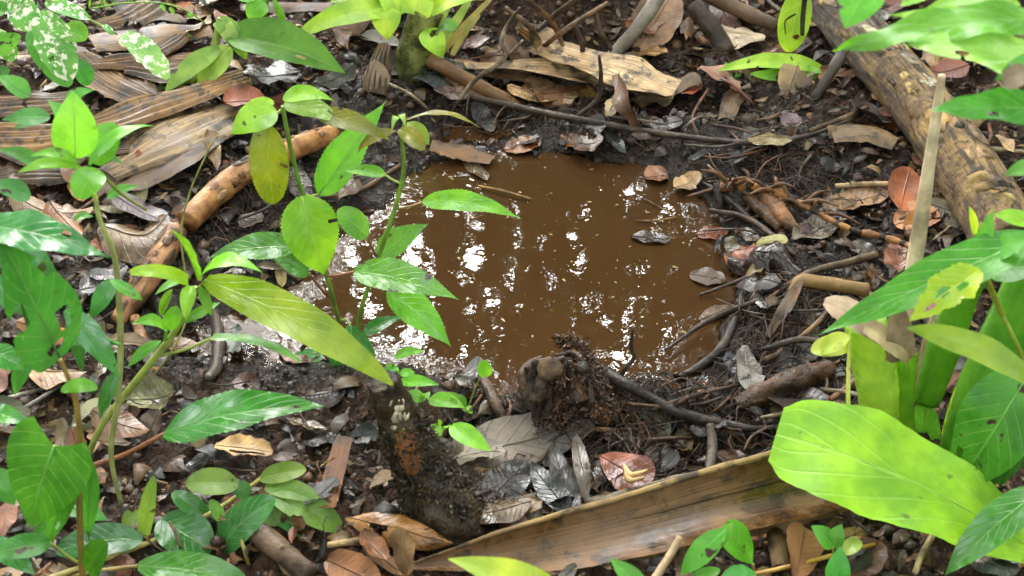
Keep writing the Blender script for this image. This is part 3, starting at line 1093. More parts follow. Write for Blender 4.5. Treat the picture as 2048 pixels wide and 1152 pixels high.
# jointed rhizome: orange segments, black nodes
rz = thing('jointed_root', 'jointed orange and black root lying right of the puddle', 'root', T(1600, 410))
RP = [T(1440, 375, .03), T(1500, 372, .035), T(1560, 388, .035), T(1625, 420, .03), T(1700, 458, .028), T(1780, 478, .025), T(1880, 516, .02)]
S = catmull(RP, 181)
i = 0
rj = random.Random(9)
while i < 172:
    L_ = rj.randint(8, 17)
    e_ = min(i + L_, 180)
    r0 = (.0085 - .00002 * i) * rj.uniform(.8, 1.1)
    tube('segment', S[i:e_ + 1:2], [r0 * .72, r0, r0 * .92, r0 * .7], M_CINN, rz, rj.choice([(.34, .165, .05), (.26, .12, .04), (.16, .075, .03), (.30, .15, .05)]), n=10, sides=10, rough=.22, freq=120, seed=i)
    g_ = rj.randint(2, 8)
    e2 = min(e_ + g_, 180)
    if e2 - e_ >= 2:
        tube('node', S[e_ - 1:e2 + 1], [r0 * .75, r0 * .82, r0 * .7], M_BARK, rz, (.028, .02, .015), n=6, sides=9, rough=.2)
    i = e2
for q in range(22):                             # side rootlets
    p0 = S[rj.randint(5, 110)]
    p1 = p0 + np.array([rj.uniform(-.05, .05), rj.uniform(-.05, .03), rj.uniform(-.01, .03)])
    tube('rootlet', [p0, (p0 + p1) / 2 + [0, 0, .008], p1], [.0035, .003, .0012], M_BARK, rz, (.14, .07, .03), n=10, sides=6, rough=.2)
stick([(1530, 392, .02), (1555, 420, .025), (1590, 462, .01)], [15, 19, 12], (.15, .075, .035), 'brown pointed root shard below the jointed root', 'root_shard', 'root', M_DARKWOOD)
stick([(1490, 395, .015), (1530, 425, .02), (1560, 455, .01)], [10, 15, 10], (.10, .055, .03), 'darker root shard beside the brown pointed shard', 'root_shard', 'root', M_DARKWOOD)
stick([(1436, 370, .025), (1440, 400, .012), (1440, 432, -.01)], [12, 11, 9], (.03, .02, .016), 'black peg of root standing at the water edge', 'root_peg', 'root')


# broken stump at the puddle's near edge
def noisy_tube(name, P, R, mat, parent, col, n=26, sides=22, rough=.18, freq=30, seed=1.0, cap_dip=0.0, lip=0.0):
    v, f, uv = tube_data(P, R, n=n, sides=sides, rough=rough, freq=freq, seed=seed)
    if lip:
        top = v[(n - 1) * sides:]
        ax = nrm(np.asarray(P[-1]) - np.asarray(P[-2]))
        for j in range(sides):
            top[j] += ax * lip * (perlin(j * .45 + seed, 3.1) + perlin(j * 1.3, seed))
    return mk(name, v, f, mat, parent, col, uv)


c0 = T(1125, 815, 0)
yb = c0[1]
st = thing('broken_stump', 'small broken root stump with pale sawn face at near puddle edge', 'stump', c0)
noisy_tube('stump_body', [V(1135, 845, yb) - [0, 0, .03], V(1122, 808, yb), V(1108, 770, yb + .005), V(1098, 742, yb + .010)], [.056, .042, .033, .026], M_DARKWOOD, st, (.075, .042, .026), n=44, sides=34, rough=.36, freq=46, seed=3.0, lip=.014)
rs = random.Random(31)
for i in range(44):
    x0, top = rs.uniform(1042, 1205), 0
    top = 714 + abs(x0 - 1105) * .45 + rs.uniform(-14, 40)
    y0 = rs.uniform(800, 850)
    dy = rs.uniform(-.05, .012)
    lean = (x0 - 1115) * rs.uniform(.05, .35) + rs.uniform(-12, 12)
    r_ = rs.uniform(.0035, .0105)
    tube('shard', [V(x0 + lean * .6, y0, yb + dy), V(x0, (y0 + top) / 2 + rs.uniform(-10, 10), yb + dy * .7), V(x0 - lean * .5, top, yb + dy * .5 + rs.uniform(-.005, .01))], [r_ * 1.2, r_, r_ * .35],
         M_DARKWOOD, st, rs.choice([(.05, .03, .02), (.085, .045, .027), (.13, .062, .03), (.035, .024, .018)]), n=16, sides=9, rough=.5, freq=80, seed=i * 1.3)
pc = V(1100, 738, yb - .030)
nf = nrm(np.array([-.1, -.75, .6]))
a1 = nrm(np.cross(nf, [0, 0, 1.0]))
a2 = np.cross(nf, a1)
vs = [pc + nf * .0058]
for lay in range(3):
    for j in range(16):
        th = 2 * math.pi * j / 16
        rr = [.008, .0135, .015][lay] * (1 + .2 * perlin(math.cos(th) * 2, math.sin(th) * 2 + 4))
        vs.append(pc + (a1 * math.cos(th) * 1.15 + a2 * math.sin(th)) * rr + nf * [.0058, .0056, -.010][lay])
fs = [(0, 1 + j, 1 + (j + 1) % 16) for j in range(16)] + [(1 + l * 16 + j, 17 + l * 16 + j, 17 + l * 16 + (j + 1) % 16, 1 + l * 16 + (j + 1) % 16) for l in range(2) for j in range(16)]
mk('sawn_face', vs, fs, M_BARK, st, (.10, .062, .034))['label'] = 'pale cut wood face'
for i, (pp, rr) in enumerate([([V(1052, 800, yb - .03), V(1045, 750, yb - .01), V(1060, 728, yb + .01), V(1085, 716, yb + .015)], [.009, .010, .009, .007]),
                              ([V(1118, 712, yb + .01), V(1142, 706, yb + .01), V(1160, 714, yb - .01), V(1170, 740, yb - .02), V(1174, 785, yb - .03)], [.006, .007, .006, .006, .004]),
                              ([V(1070, 722, yb), V(1092, 726, yb - .02), V(1130, 716, yb - .02)], [.008, .010, .006])]):
    tube('root', pp, [x * .55 for x in rr], M_DARKWOOD, st, (.035, .023, .016) if i % 2 else (.06, .034, .022), n=30, sides=10, rough=.45, freq=70, seed=i * 1.7)
ph = V(1165, 736, yb - .034)
v, f, uv = tube_data([ph + [0, .012, -.006], ph, ph + [0, -.005, .004]], [.003, .0085, .004], n=9, sides=12)
mk('dark_nodule', v, f, M_DARKWOOD, st, (.03, .026, .024), uv)['label'] = 'round glossy black nodule'


# mossy leaning stump
yb = float(T(880, 1040)[1])
ms = thing('mossy_stump', 'dark mossy leaning stump with pale lichen in the near bank', 'stump', T(870, 1040))
MP = [V(900, 1072, yb) - [0, 0, .02], V(880, 1020, yb + .005), V(846, 945, yb + .02), V(812, 872, yb + .03), V(785, 812, yb + .035), V(765, 760, yb + .035)]
MR = [.054, .042, .031, .025, .021, .017]
noisy_tube('stump_body', MP, MR, M_DARKWOOD, ms, (.034, .024, .014), n=70, sides=34, rough=.24, freq=55, seed=5.0, lip=.012)
patch(ms, 'bare_wood', MP, MR, .60, 1.0, .060, .030, M_DARKWOOD, (.12, .052, .020), .003, 'orange brown bare wood scar', 8)
for i, (t, a, L, w) in enumerate([(.86, .9, .022, .014), (.80, 1.05, .017, .012), (.78, .55, .010, .009), (.90, 1.3, .009, .007), (.74, 1.3, .008, .007)]):
    patch(ms, 'lichen_patch', MP, MR, t, a, L, w, M_BARK, (.52, .48, .36), .0006, 'cream lichen', 20 + i)

# ------------------------------------------------------------------ dry fronds, sheaths and straps
def strap(pts, w, col, label, name='dry_strap_leaf', cat='leaf', fold=.0, cup=-.35, mat=None, group=None, lift=None, **kw):
    kw.setdefault('n', 30)
    kw.setdefault('wave', .012)
    col = (col[0] * .60, col[1] * .50, col[2] * .36)
    cup = cup * .6
    kw.setdefault('conform', False)
    if max(w) > 48 and fold == 0:
        kw.setdefault('pleat', .0038)
        kw.setdefault('pn', int(max(w) / 9))
    pts = [(q[0], q[1], (q[2] if len(q) > 2 else 0) * .62) for q in pts]
    kw.setdefault('ragged', .10)
    return ground_leaf(pts, w, col, name=name, label=label, cat=cat, mat=mat or M_STRAP, fold=fold, curl=cup, rib=False, group=group, cols=27 if max(w) > 48 else 11, **kw)


def sheath(name, pts, wpx, col, label, cat, up, nlab='fold', cols=13, fold=.5, cup=.0, mat=None, group=None, ragged=.05, wave=.004):
    P = np.array([T(q[0], q[1], q[2]) for q in pts])
    n = 10 * (len(pts) - 1) + 1
    S = catmull(P, n)
    hw = .5 * np.interp(np.linspace(0, 1, n), np.linspace(0, 1, len(wpx)), wpx) * ((S - CAM) @ FWD) / F
    v, f, uv, nor = ribbon(S, hw, nrm(np.array(up, float)), cols, fold, cup=cup, wave=wave, ragged=ragged, seed=random.random() * 9)
    o = mk(name, v, f, mat or M_STRAP, None, col, uv)
    if label:
        tag(o, label, cat, group)
    return o, S, hw, nor


# long tan frond sheath across the near bank: a pale tan upper lip, a broad wet face, a lower fold
fr = thing('frond_sheath', 'long tan dry frond sheath lying across the near bank', 'palm sheath', T(1280, 1040))
def rib_part(name, pts, wpx, col, up, **kw):
    P = np.array([T(q[0], q[1], q[2]) for q in pts])
    n = 12 * (len(pts) - 1) + 1
    S = catmull(P, n)
    hw = .5 * np.interp(np.linspace(0, 1, n), np.linspace(0, 1, len(wpx)), wpx) * ((S - CAM) @ FWD) / F
    v, f, uv, nor = ribbon(S, hw, nrm(np.array(up, float)), 13, kw.pop('fold', 0), seed=random.random() * 9, **kw)
    return mk(name, v, f, M_SHEATH, fr, col, uv)
bl = rib_part('blade', [(830, 1134, .025), (1000, 1112, .035), (1150, 1086, .042), (1300, 1052, .048), (1450, 1012, .05), (1600, 976, .048), (1730, 942, .045)],
              [18, 78, 114, 130, 138, 142, 110], (.15, .076, .027), (0, -.50, .85), cup=.55, ragged=.05, wave=.008, wfreq=1.6)
bv_ = np.array([tuple(q.co) for q in bl.data.vertices]).reshape(-1, 13, 3) + np.array(bl.location) + np.array(fr.location)
e0, e1 = bv_[:, 0], bv_[:, -1]
far, nearr = (e0, e1) if e0[:, 1].mean() > e1[:, 1].mean() else (e1, e0)
tube('upper_lip', far[::6], [.0012, .0026, .0034, .0036, .0040, .0036, .002], M_STRAP, fr, (.42, .28, .11), n=60, sides=7, rough=.25)
q_ = bv_[:, 4] if far is e0 else bv_[:, 8]
tube('ridge', q_[34::5] + [0, 0, .001], [.001, .003, .003, .002], M_STRAP, fr, (.22, .13, .055), n=40, sides=6, rough=.3)
rib_part('lower_fold', [(1180, 1128, .02), (1320, 1098, .03), (1450, 1068, .035), (1600, 1030, .035), (1705, 1000, .03)],
         [16, 34, 34, 46, 40], (.26, .165, .075), (0, -.85, .55), cup=-.2, ragged=.30)

strap([(492, 150, .045), (400, 178, .05), (300, 205, .045), (215, 240, .05), (100, 262, .04), (-30, 268, .03)], [28, 44, 44, 46, 52, 46], (.50, .33, .16),
      'long tan curved strap leaf lying above the striped pale frond', cup=-.3, n=34)
strap([(500, 208, .03), (420, 238, .03), (320, 285, .025), (215, 345, .02)], [56, 96, 104, 40], (.56, .46, .34), 'broad striped pale dry frond left behind the cinnamon stick', cup=-.15, ragged=.12)
strap([(322, 205, .03), (235, 168, .035), (150, 108, .03)], [50, 92, 60], (.33, .215, .115), 'wide brown dry frond piece below the spotted hanging leaf', cup=-.2, ragged=.2)
strap([(420, 52, .04), (310, 58, .04), (180, 78, .035)], [30, 42, 40], (.38, .24, .11), 'tan strap leaf at the back above the tiny fern', cup=-.4)
strap([(372, 62, .03), (290, 108, .03), (170, 128, .03)], [30, 56, 40], (.28, .17, .08), 'ochre brown strap leaf behind the wide frond piece', cup=-.3)
strap([(300, 0, .05), (250, 30, .04), (190, 48, .03)], [60, 60, 40], (.34, .25, .16), 'curled pale brown dry leaf at the back edge', cup=-.5)
strap([(0, 250, .02), (60, 292, .02), (150, 300, .02), (260, 290, .02)], [70, 80, 70, 40], (.24, .15, .08), 'wide brown strap lying under the long tan strap', cup=-.2, ragged=.15)
strap([(1030, 58, .06), (1070, 95, .05), (1110, 130, .03)], [26, 54, 34], (.80, .64, .42), 'folded straw coloured leaf base leaning behind the pale frond', 'folded_leaf', fold=.6, cup=0)
strap([(1060, 100, .03), (1150, 122, .028), (1250, 160, .03), (1345, 190, .02)], [40, 62, 84, 54], (1.0, .86, .70), 'pale cream dry frond tip lying in the shallow water', fold=.30, cup=0, ragged=.14, dz=.032)
strap([(930, 132, .02), (1020, 140, .018), (1130, 150, .02), (1250, 180, .02), (1340, 208, .012)], [12, 28, 34, 40, 24], (.90, .76, .58), 'narrow cream dry strap in front of the pale frond tip', fold=.4, cup=0, dz=.024)
strap([(860, 128, .02), (950, 142, .02), (1060, 165, .01)], [20, 24, 22], (.29, .17, .075), 'narrow brown strap lying behind the brown tubular stalk', fold=.3, cup=0)
strap([(862, 288, .012), (910, 298, .012), (985, 318, .0)], [22, 34, 18], (.36, .22, .10), 'crumbling tan bark strip at the far water edge', 'bark_strip', 'bark', ragged=.3)
strap([(1395, 150, .02), (1330, 178, .02), (1270, 205, .02)], [30, 34, 26], (.38, .28, .14), 'straw coloured broken leaf piece beside the red leaves', ragged=.3)
strap([(1660, 262, .02), (1730, 256, .03), (1795, 280, .03)], [30, 36, 26], (.42, .31, .17), 'pale curled dry leaf beside the peeling log', cup=-.6)
strap([(1602, 560, .04), (1575, 610, .03), (1535, 672, .01)], [12, 30, 14], (.27, .18, .085), 'narrow tan dry leaf hanging from the curved root', fold=.3, cup=0)
strap([(690, 872, .03), (672, 930, .02), (652, 1015, .015)], [34, 42, 38], (.33, .155, .07), 'flat orange brown strip of bark standing beside the mossy stump', 'bark_strip', 'bark', cup=-.2)
strap([(1545, 1035, .03), (1555, 1075, .03), (1562, 1128, .02)], [34, 38, 34], (.42, .30, .16), 'short pale cut stalk piece below the long sheath', 'dry_stalk', 'stalk', cup=-1.0)
strap([(1352, 1045, .05), (1362, 1085, .04), (1372, 1160, .03)], [12, 34, 34], (.44, .33, .20), 'pale pointed dry sheath tip standing below the long sheath', 'sheath_tip', 'leaf', cup=-.8)
stick([(1360, 1074, .06), (1340, 1110, .05), (1305, 1165, .04)], [7, 9, 10], (.46, .35, .22), 'pale dry stick crossing the pointed sheath tip', mat=M_SMOOTH)
stick([(1500, 1150, .03), (1600, 1128, .035), (1750, 1088, .03)], [4, 5, 4], (.44, .26, .05), 'thin yellow runner stem below the long sheath', 'runner_stem', 'stem', M_STEM)
stick([(655, 1090, .02), (720, 1082, .02), (790, 1078, .02)], [6, 8, 6], (.36, .25, .12), 'short pale straw beside the large brown leaf')
strap([(1720, 30, .03), (1742, 70, .03), (1768, 110, .02)], [20, 26, 16], (.30, .20, .11), 'brown curled strip lying behind the peeling log', cup=-.6)

# ------------------------------------------------------------------ particular dead leaves
def dl(pts, w, col, label, **kw):
    return ground_leaf(pts, w, col, label=label, **kw)


dl([(448, 205), (530, 198)], 48, (.27, .07, .025), 'rust red oval leaf lying beside the striped pale frond', dz=.045)
dl([(1030, 205), (1128, 170)], 58, (.30, .155, .075), 'brown oval leaf lying in shallow water before the pale frond', mat=M_WETDEAD)
dl([(1128, 178), (1188, 196)], 38, OCHRE, 'ochre leaf beside the brown oval leaf in shallow water', mat=M_WETDEAD)
dl([(1180, 190), (1220, 176)], 30, (.22, .05, .035), 'small dark red leaf before the pale frond', mat=M_WETDEAD)
dl([(1362, 178), (1402, 205)], 44, (.36, .10, .045), 'orange red wet leaf at the end of the pale frond', mat=M_WETDEAD)
dl([(1345, 170), (1385, 172)], 26, (.33, .13, .09), 'pinkish red leaf behind the orange red wet leaf', mat=M_WETDEAD)
dl([(1238, 110), (1290, 148)], 44, (.26, .075, .03), 'red brown leaf beside the grey leaning stick', mat=M_WETDEAD)
dl([(1262, 100), (1335, 104)], 26, (.30, .17, .06), 'yellow brown leaf above the red brown leaf', mat=M_WETDEAD)
dl([(1275, 98, .0), (1350, -15, .05)], 84, (.30, .17, .10), 'large pinkish brown leaf beside the grey leaning stick', shape='ellip', curl=.1, tilt=.3)
dl([(1420, 52), (1530, 76)], 52, (.50, .40, .29), 'pale oval dead leaf before the thick brown branch', shape='long', dz=.03, curl=-.3)
dl([(1395, 70), (1470, 90)], 40, (.26, .17, .09), 'tan leaf under the dark stubby branch end')
dl([(1236, 148, .06), (1248, 200, .04), (1285, 268, .0)], [16, 40, 22], (.13, .065, .03), 'dark brown curled leaf standing upright behind the puddle', curl=.5, tilt=1.2, conform=False, shape='long')
dl([(1215, 235), (1240, 190, .03)], 30, (.42, .31, .18), 'torn pale leaf scrap beside the dark upright leaf', ragged=.4)
dl([(1800, 420), (1820, 335, .02)], 76, (.34, .10, .035), 'rust red oval leaf right of the pale reed foot', curl=.15, tilt=.3, dz=.02)
dl([(1660, 410), (1780, 385)], 46, (.26, .145, .075), 'wide brown leaf beside the rust red oval leaf', ragged=.2)
dl([(1790, 450), (1880, 430)], 58, (.36, .17, .08), 'light orange leaf below the rust red oval leaf')
dl([(1785, 545), (1800, 480)], 50, (.25, .10, .055), 'red brown glossy leaf under the end of jointed root', mat=M_WETDEAD)
dl([(1448, 510), (1510, 488)], 40, (.25, .085, .04), 'red brown curled leaf at the right water edge', mat=M_WETDEAD, curl=-.6, dz=.02)
dl([(1512, 490), (1575, 482)], 26, (.26, .24, .05), 'yellow olive leaf beside the red brown curled leaf', dz=.02)
dl([(1455, 520, .02), (1530, 502, .035), (1598, 545, .01)], [14, 52, 12], (.035, .018, .016), 'blackish wet curled leaf at the right water edge', mat=M_WETDEAD, curl=-.5, shape='long', wave=.05, tilt=.5)
dl([(1505, 555), (1592, 540)], 34, (.22, .10, .05), 'brown leaf lying under the blackish curled leaf', mat=M_WETDEAD)
dl([(1500, 788, .01), (1492, 690, .035)], 66, (.20, .185, .18), 'grey silver oval leaf with pale edge near the cut stalk', mat=M_WETDEAD, tilt=.4, curl=.1)
dl([(1590, 480), (1690, 420)], 66, (.16, .135, .11), 'grey leaf lying under the jointed root', mat=M_WETDEAD)
dl([(1700, 485), (1752, 512)], 34, (.19, .17, .15), 'small grey leaf below the jointed root', mat=M_WETDEAD)
dl([(895, 938), (1010, 890), (1185, 845)], [64, 92, 60], (.155, .125, .105), 'large grey brown dead leaf on the near bank', shape='long', dz=.022, curl=.1, tilt=.4, ragged=.15, ends=.22)
dl([(880, 930), (960, 905), (1010, 905)], [30, 46, 30], (.19, .16, .135), 'flaking grey leaf beside the large grey brown leaf', dz=.028, ragged=.3, ends=.2)
dl([(975, 1005), (1050, 925, .01)], 74, (.05, .05, .056), 'slate black wet leaf below the large grey leaf', mat=M_WETDEAD, tilt=.25, curl=.1)
dl([(990, 1035), (1080, 1012), (1178, 1032)], [24, 58, 16], (.085, .072, .05), 'dark olive brown leaf in the near bank hollow', mat=M_WETDEAD, ends=.2, curl=.1, dz=.008)
dl([(1132, 1020), (1062, 925, .012)], 54, (.038, .043, .05), 'blue black leaf slanting across the near bank hollow', mat=M_WETDEAD, curl=.2, tilt=.3, shape='long', dz=.016)
dl([(1172, 1000), (1166, 940, .012), (1150, 872, .016)], [18, 34, 26], (.15, .125, .11), 'narrow grey brown leaf in the near bank hollow', mat=M_WETDEAD, curl=.2, tilt=.3, ends=.2, dz=.02)
dl([(1150, 1030), (1128, 960, .01), (1104, 885, .014)], [34, 52, 14], (.05, .045, .045), 'black narrow leaf beside the narrow grey brown leaf', mat=M_WETDEAD, curl=.25, tilt=.3, ends=.2, dz=.014)
dl([(930, 985), (1000, 955)], 50, (.03, .028, .028), 'jet black leaf under the slate black wet leaf', mat=M_WETDEAD, curl=.1)
dl([(1080, 905), (1130, 935)], 40, (.14, .12, .11), 'grey brown scrap between the black leaves', mat=M_WETDEAD, curl=.1)
dl([(1198, 910), (1298, 968)], 74, (.22, .065, .033), 'red brown leaf carrying a pale wood chip', shape='obov', mat=M_WETDEAD, dz=.025, curl=.12, tilt=.3)
dl([(1140, 1040), (1180, 1018)], 24, (.18, .06, .04), 'small red leaf behind the long tan sheath', mat=M_WETDEAD)
dl([(692, 1035, .01), (790, 1052, .035), (905, 1085, .02)], [20, 62, 16], (.27, .125, .035), 'orange brown curled leaf below the mossy stump', curl=-.4, holes=((.35, .3, .08, .25),), ends=.2, tilt=.4, mat=M_WETDEAD)
dl([(812, 1165, .02), (808, 1058, .07)], 112, (.33, .20, .10), 'upright oval tan leaf before the orange brown curled leaf', shape='obov', curl=.12, tilt=.9, dz=.02, n=26)
dl([(655, 1120, .02), (760, 1170, .03)], 70, (.20, .085, .035), 'red brown leaf beside the upright tan leaf', tilt=.5)
dl([(430, 890), (545, 905)], 42, (.46, .29, .11), 'torn yellow tan leaf below the big glossy leaf', ragged=.35, dz=.025, holes=((.6, .5, .3, .22),))
dl([(290, 880, .0), (320, 820, .03)], 44, (.11, .075, .06), 'dark folded leaf behind the petiole of the glossy leaf', mat=M_WETDEAD)
dl([(600, 790), (690, 775)], 50, (.05, .035, .03), 'blackish curled leaf behind the mossy stump', mat=M_WETDEAD, curl=-.5)
dl([(600, 1060, .0), (590, 1030, .04)], 30, (.32, .20, .12), 'small tan leaf caught in the three veined shrub')
dl([(200, 450), (290, 470), (335, 430)], [40, 70, 40], (.20, .14, .095), 'large folded grey brown leaf left of the cinnamon stick', curl=-.4, ends=.2, mat=M_WETDEAD, dz=.025)
dl([(25, 390), (110, 425), (185, 420)], [40, 60, 40], (.26, .175, .10), 'wide brown leaf behind the dark striped foliage', curl=-.2, ends=.2, dz=.02)
dl([(160, 580), (245, 560)], 50, (.10, .095, .10), 'slate leaf beside the pale stem', mat=M_WETDEAD, dz=.02)
dl([(185, 480), (215, 500)], 34, (.30, .10, .05), 'small red leaf left of the folded grey leaf')
dl([(485, 455), (520, 425)], 40, (.24, .20, .19), 'small pinkish grey leaf right of the cinnamon stick')
dl([(340, 700), (385, 680)], 50, (.17, .105, .065), 'round brown leaf behind the slanting green stem', mat=M_WETDEAD)
dl([(215, 850), (270, 830)], 40, (.27, .12, .05), 'orange brown leaf behind the crossing stems')
dl([(1290, 355), (1335, 350)], 36, (.20, .08, .035), 'brown leaf half sunk at the far right water edge', mat=M_WETDEAD, dz=.004)
dl([(1350, 375), (1400, 345)], 38, (.30, .19, .09), 'tan crumpled leaf at the far right water edge', ragged=.3)
dl([(950, 210), (985, 262)], 40, (.05, .05, .055), 'black wet leaf under the end of the long dark stick', mat=M_WETDEAD)
dl([(1590, 1165, .02), (1610, 1055, .05)], 100, (.24, .105, .045), 'brown leaf standing behind the small leaflets', tilt=.8, shape='obov')
dl([(1700, 1150), (1765, 1085, .02)], 80, (.15, .05, .025), 'dark red leaf beside the large lime leaf')
dl([(1850, 790), (1940, 720)], 66, (.14, .07, .045), 'dark brown leaf behind the cut green stalks', mat=M_WETDEAD)
dl([(730, 180, .0), (752, 120, .04)], 54, (.24, .165, .11), 'brown woody husk beside the rosette trunk', curl=-.6)
dl([(655, 30), (742, 34)], 34, (.20, .11, .08), 'dark brown curled pod behind the rosette leaf', curl=-.9, dz=.03)
dl([(350, 10), (385, 25)], 30, (.36, .13, .05), 'orange leaf beside the back shrublet')
dl([(370, 35), (425, 25)], 30, (.34, .20, .10), 'tan leaf beside the orange leaf at the back')
dl([(535, 60), (585, 110)], 26, (.33, .24, .16), 'pale narrow leaf behind the wilted blade')
dl([(600, 110, .03), (625, 70, .03)], 28, (.30, .23, .15), 'pale grey leaf standing behind the wilted blade')
dl([(1810, 70), (1840, 100)], 20, (.3, .2, .1), 'tiny tan leaf under the serrated leaf')

strap([(1500, 165, .03), (1470, 185, .035), (1452, 235, .01)], [26, 44, 30], (.24, .165, .10), 'grey brown curled leaf standing in the mud before the wilted strap', cup=-.6)
strap([(1664, 250, .03), (1668, 276, .015)], [18, 20], (.55, .45, .26), 'tiny straw coloured chip beside the pale curled dry leaf', 'bark_chip', 'chip', n=8)
strap([(430, 120, .03), (340, 130, .03), (250, 132, .03)], [40, 60, 30], (.24, .14, .07), 'dark tan dry frond piece behind the spotted hanging leaf', cup=-.2)
strap([(480, 250, .02), (380, 310, .02), (280, 360, .015), (230, 372, .01)], [16, 40, 46, 20], (.22, .155, .11), 'grey brown torn frond along the cinnamon stick', cup=-.1, ragged=.2)
strap([(140, 200, .02), (60, 205, .02), (-20, 212, .02)], [40, 60, 50], (.27, .18, .10), 'brown strap lying above the outer end of the long tan strap', cup=-.2)
strap([(700, 15, .02), (600, 8, .02), (480, 12, .02)], [20, 24, 18], (.22, .13, .08), 'long dull brown strap at the very back edge', cup=-.3)
strap([(0, 350, .015), (80, 340, .02), (170, 345, .015)], [30, 50, 30], (.20, .125, .065), 'dull brown strap below the wide brown strap', cup=-.2, ragged=.2)
for i, q in enumerate([[(1075, 62, .10), (1110, 30, .12), (1160, -10, .13)], [(1085, 95, .05), (1130, 60, .10), (1215, 5, .13)], [(1150, 45, .11), (1165, 90, .07), (1160, 130, .02)],
                       [(1010, 15, .09), (1060, 55, .08), (1095, 110, .03)], [(1190, 20, .12), (1205, 70, .08), (1230, 110, .03)], [(1040, -10, .10), (1100, 40, .11), (1130, 100, .05)]]):
    stick(q, [5, 6, 4], (.17, .10, .05) if i % 2 else (.09, .055, .035), ['tan rootlet at the top of', 'brown rootlet slanting over', 'dark rootlet hanging from', 'tan rootlet on the near flank of', 'thin rootlet beside the grey leaning stick on', 'crooked rootlet lying along'][i] + ' the dark root mound',
          'rootlet', 'root', n=20)

for (p, w, c, lb) in [([(1395, 470), (1455, 462)], 30, (.16, .055, .03), 'dark red half sunk leaf beside the yellow olive leaf'), ([(1262, 472, .0), (1340, 480)], 22, (.05, .03, .025), 'thin blackish leaf floating on the puddle below the forked straws'),
                      ([(1380, 548), (1450, 560)], 34, (.06, .035, .022), 'dark brown sunk leaf at the right water edge below the blackish curled leaf'), ([(1400, 640), (1470, 610)], 30, (.10, .05, .028), 'brown sunk leaf before the curved tan root'),
                      ([(1010, 300), (1080, 290)], 34, (.20, .075, .03), 'rust brown leaf stuck at the far water edge'), ([(1120, 288), (1190, 296)], 30, (.22, .10, .04), 'orange brown leaf stuck at the far water edge beneath the long dark stick'),
                      ([(930, 318), (975, 360)], 30, (.14, .10, .06), 'grey tan leaf sinking at the far water edge beside the bark strip'), ([(1395, 800), (1450, 780)], 40, (.26, .10, .04), 'orange wet leaf in the shallow corner beside the log stub'),
                      ([(1040, 140), (1000, 175)], 34, (.12, .06, .03), 'brown leaf sunk behind the brown oval leaf'), ([(560, 700), (620, 725)], 32, (.15, .06, .035), 'red brown leaf at the rippled puddle corner')]:
    dl(p, w, c, lb, mat=M_WETDEAD, dz=.003, curl=.1)
for (p, r_, c, lb) in [([(1330, 700, .01), (1420, 640, .02), (1520, 600, .02)], [3, 5, 6], (.04, .028, .02), 'thin black root dipping into the puddle from the right bank'), ([(1400, 590, .004), (1480, 560, .015), (1570, 520, .02)], [3, 4, 4], (.07, .04, .025), 'brown rootlet reaching into the water below the blackish leaf'),
                       ([(1380, 350, .008), (1460, 400, .02), (1530, 470, .015)], [4, 6, 5], (.035, .025, .02), 'black root bending under the jointed root'), ([(1420, 420, .02), (1500, 440, .02), (1590, 510, .015)], [5, 7, 5], (.06, .035, .022), 'dark brown root below the jointed root shards'),
                       ([(1300, 820, .02), (1390, 790, .02), (1480, 770, .015)], [4, 5, 4], (.05, .03, .022), 'dark rootlet above the black root'), ([(1520, 700, .03), (1600, 680, .035), (1690, 690, .03)], [5, 7, 6], (.05, .035, .025), 'dark root in front of the papery sheath foot'),
                       ([(480, 520, .015), (560, 470, .02), (640, 430, .015)], [4, 5, 4], (.06, .035, .022), 'dark rootlet right of the cinnamon stick'), ([(640, 395, .015), (720, 380, .02), (800, 330, .015)], [4, 5, 4], (.10, .055, .03), 'brown rootlet along the far left water edge')]:
    stick(p, r_, c, lb, 'rootlet', 'root', rough=.3, n=26)

wc = thing('wood_chip', 'pale forked wood chip lying on the red brown leaf', 'wood chip', T(1268, 945, .035))
for s, (a, b, c) in enumerate([((1248, 930), (1262, 950), (1295, 940)), ((1248, 932), (1258, 960), (1288, 955))]):
    tube('splinter', [T(a[0], a[1], .038), T(b[0], b[1], .037), T(c[0], c[1], .038)], [.0015, .004, .0012], M_SMOOTH, wc, (.60, .42, .20), n=9, sides=6)

# ------------------------------------------------------------------ living plants
class Plant:
    def __init__(s, name, label, cat, px, py, dy=0.0, group=None):
        p = T(px, py)
        s.y = p[1] + dy
        s.root = thing(name, label, cat, p, group)

    def P(s, q):
        return V(q[0], q[1], s.y + (q[2] if len(q) > 2 else 0))

    def stem(s, pts, rpx, col, name='stem', ground=False, mat=None, **kw):
        P = [s.P(q) for q in pts]
        if ground:
            P[0] = T(pts[0][0], pts[0][1], -.01)
        r = [x * ((p - CAM) @ FWD) / F for x, p in zip(np.interp(np.linspace(0, 1, len(P)), np.linspace(0, 1, len(rpx)), rpx), P)]
        kw.setdefault('n', max(12, 7 * len(P)))
        return tube(name, P, r, mat or M_STEM, s.root, col, sides=8, rough=.05, **kw)

    def leaf(s, b, t, w, col, pet=None, **kw):
        if pet is not None:
            pet = s.P(pet)
        return leaf(s.root, s.P(b), s.P(t), w, col, pet=pet, **kw)


REDP = (.30, .12, .06)
YST = (.34, .42, .10)
SER = dict(serr=.085, sk=23, n=92)

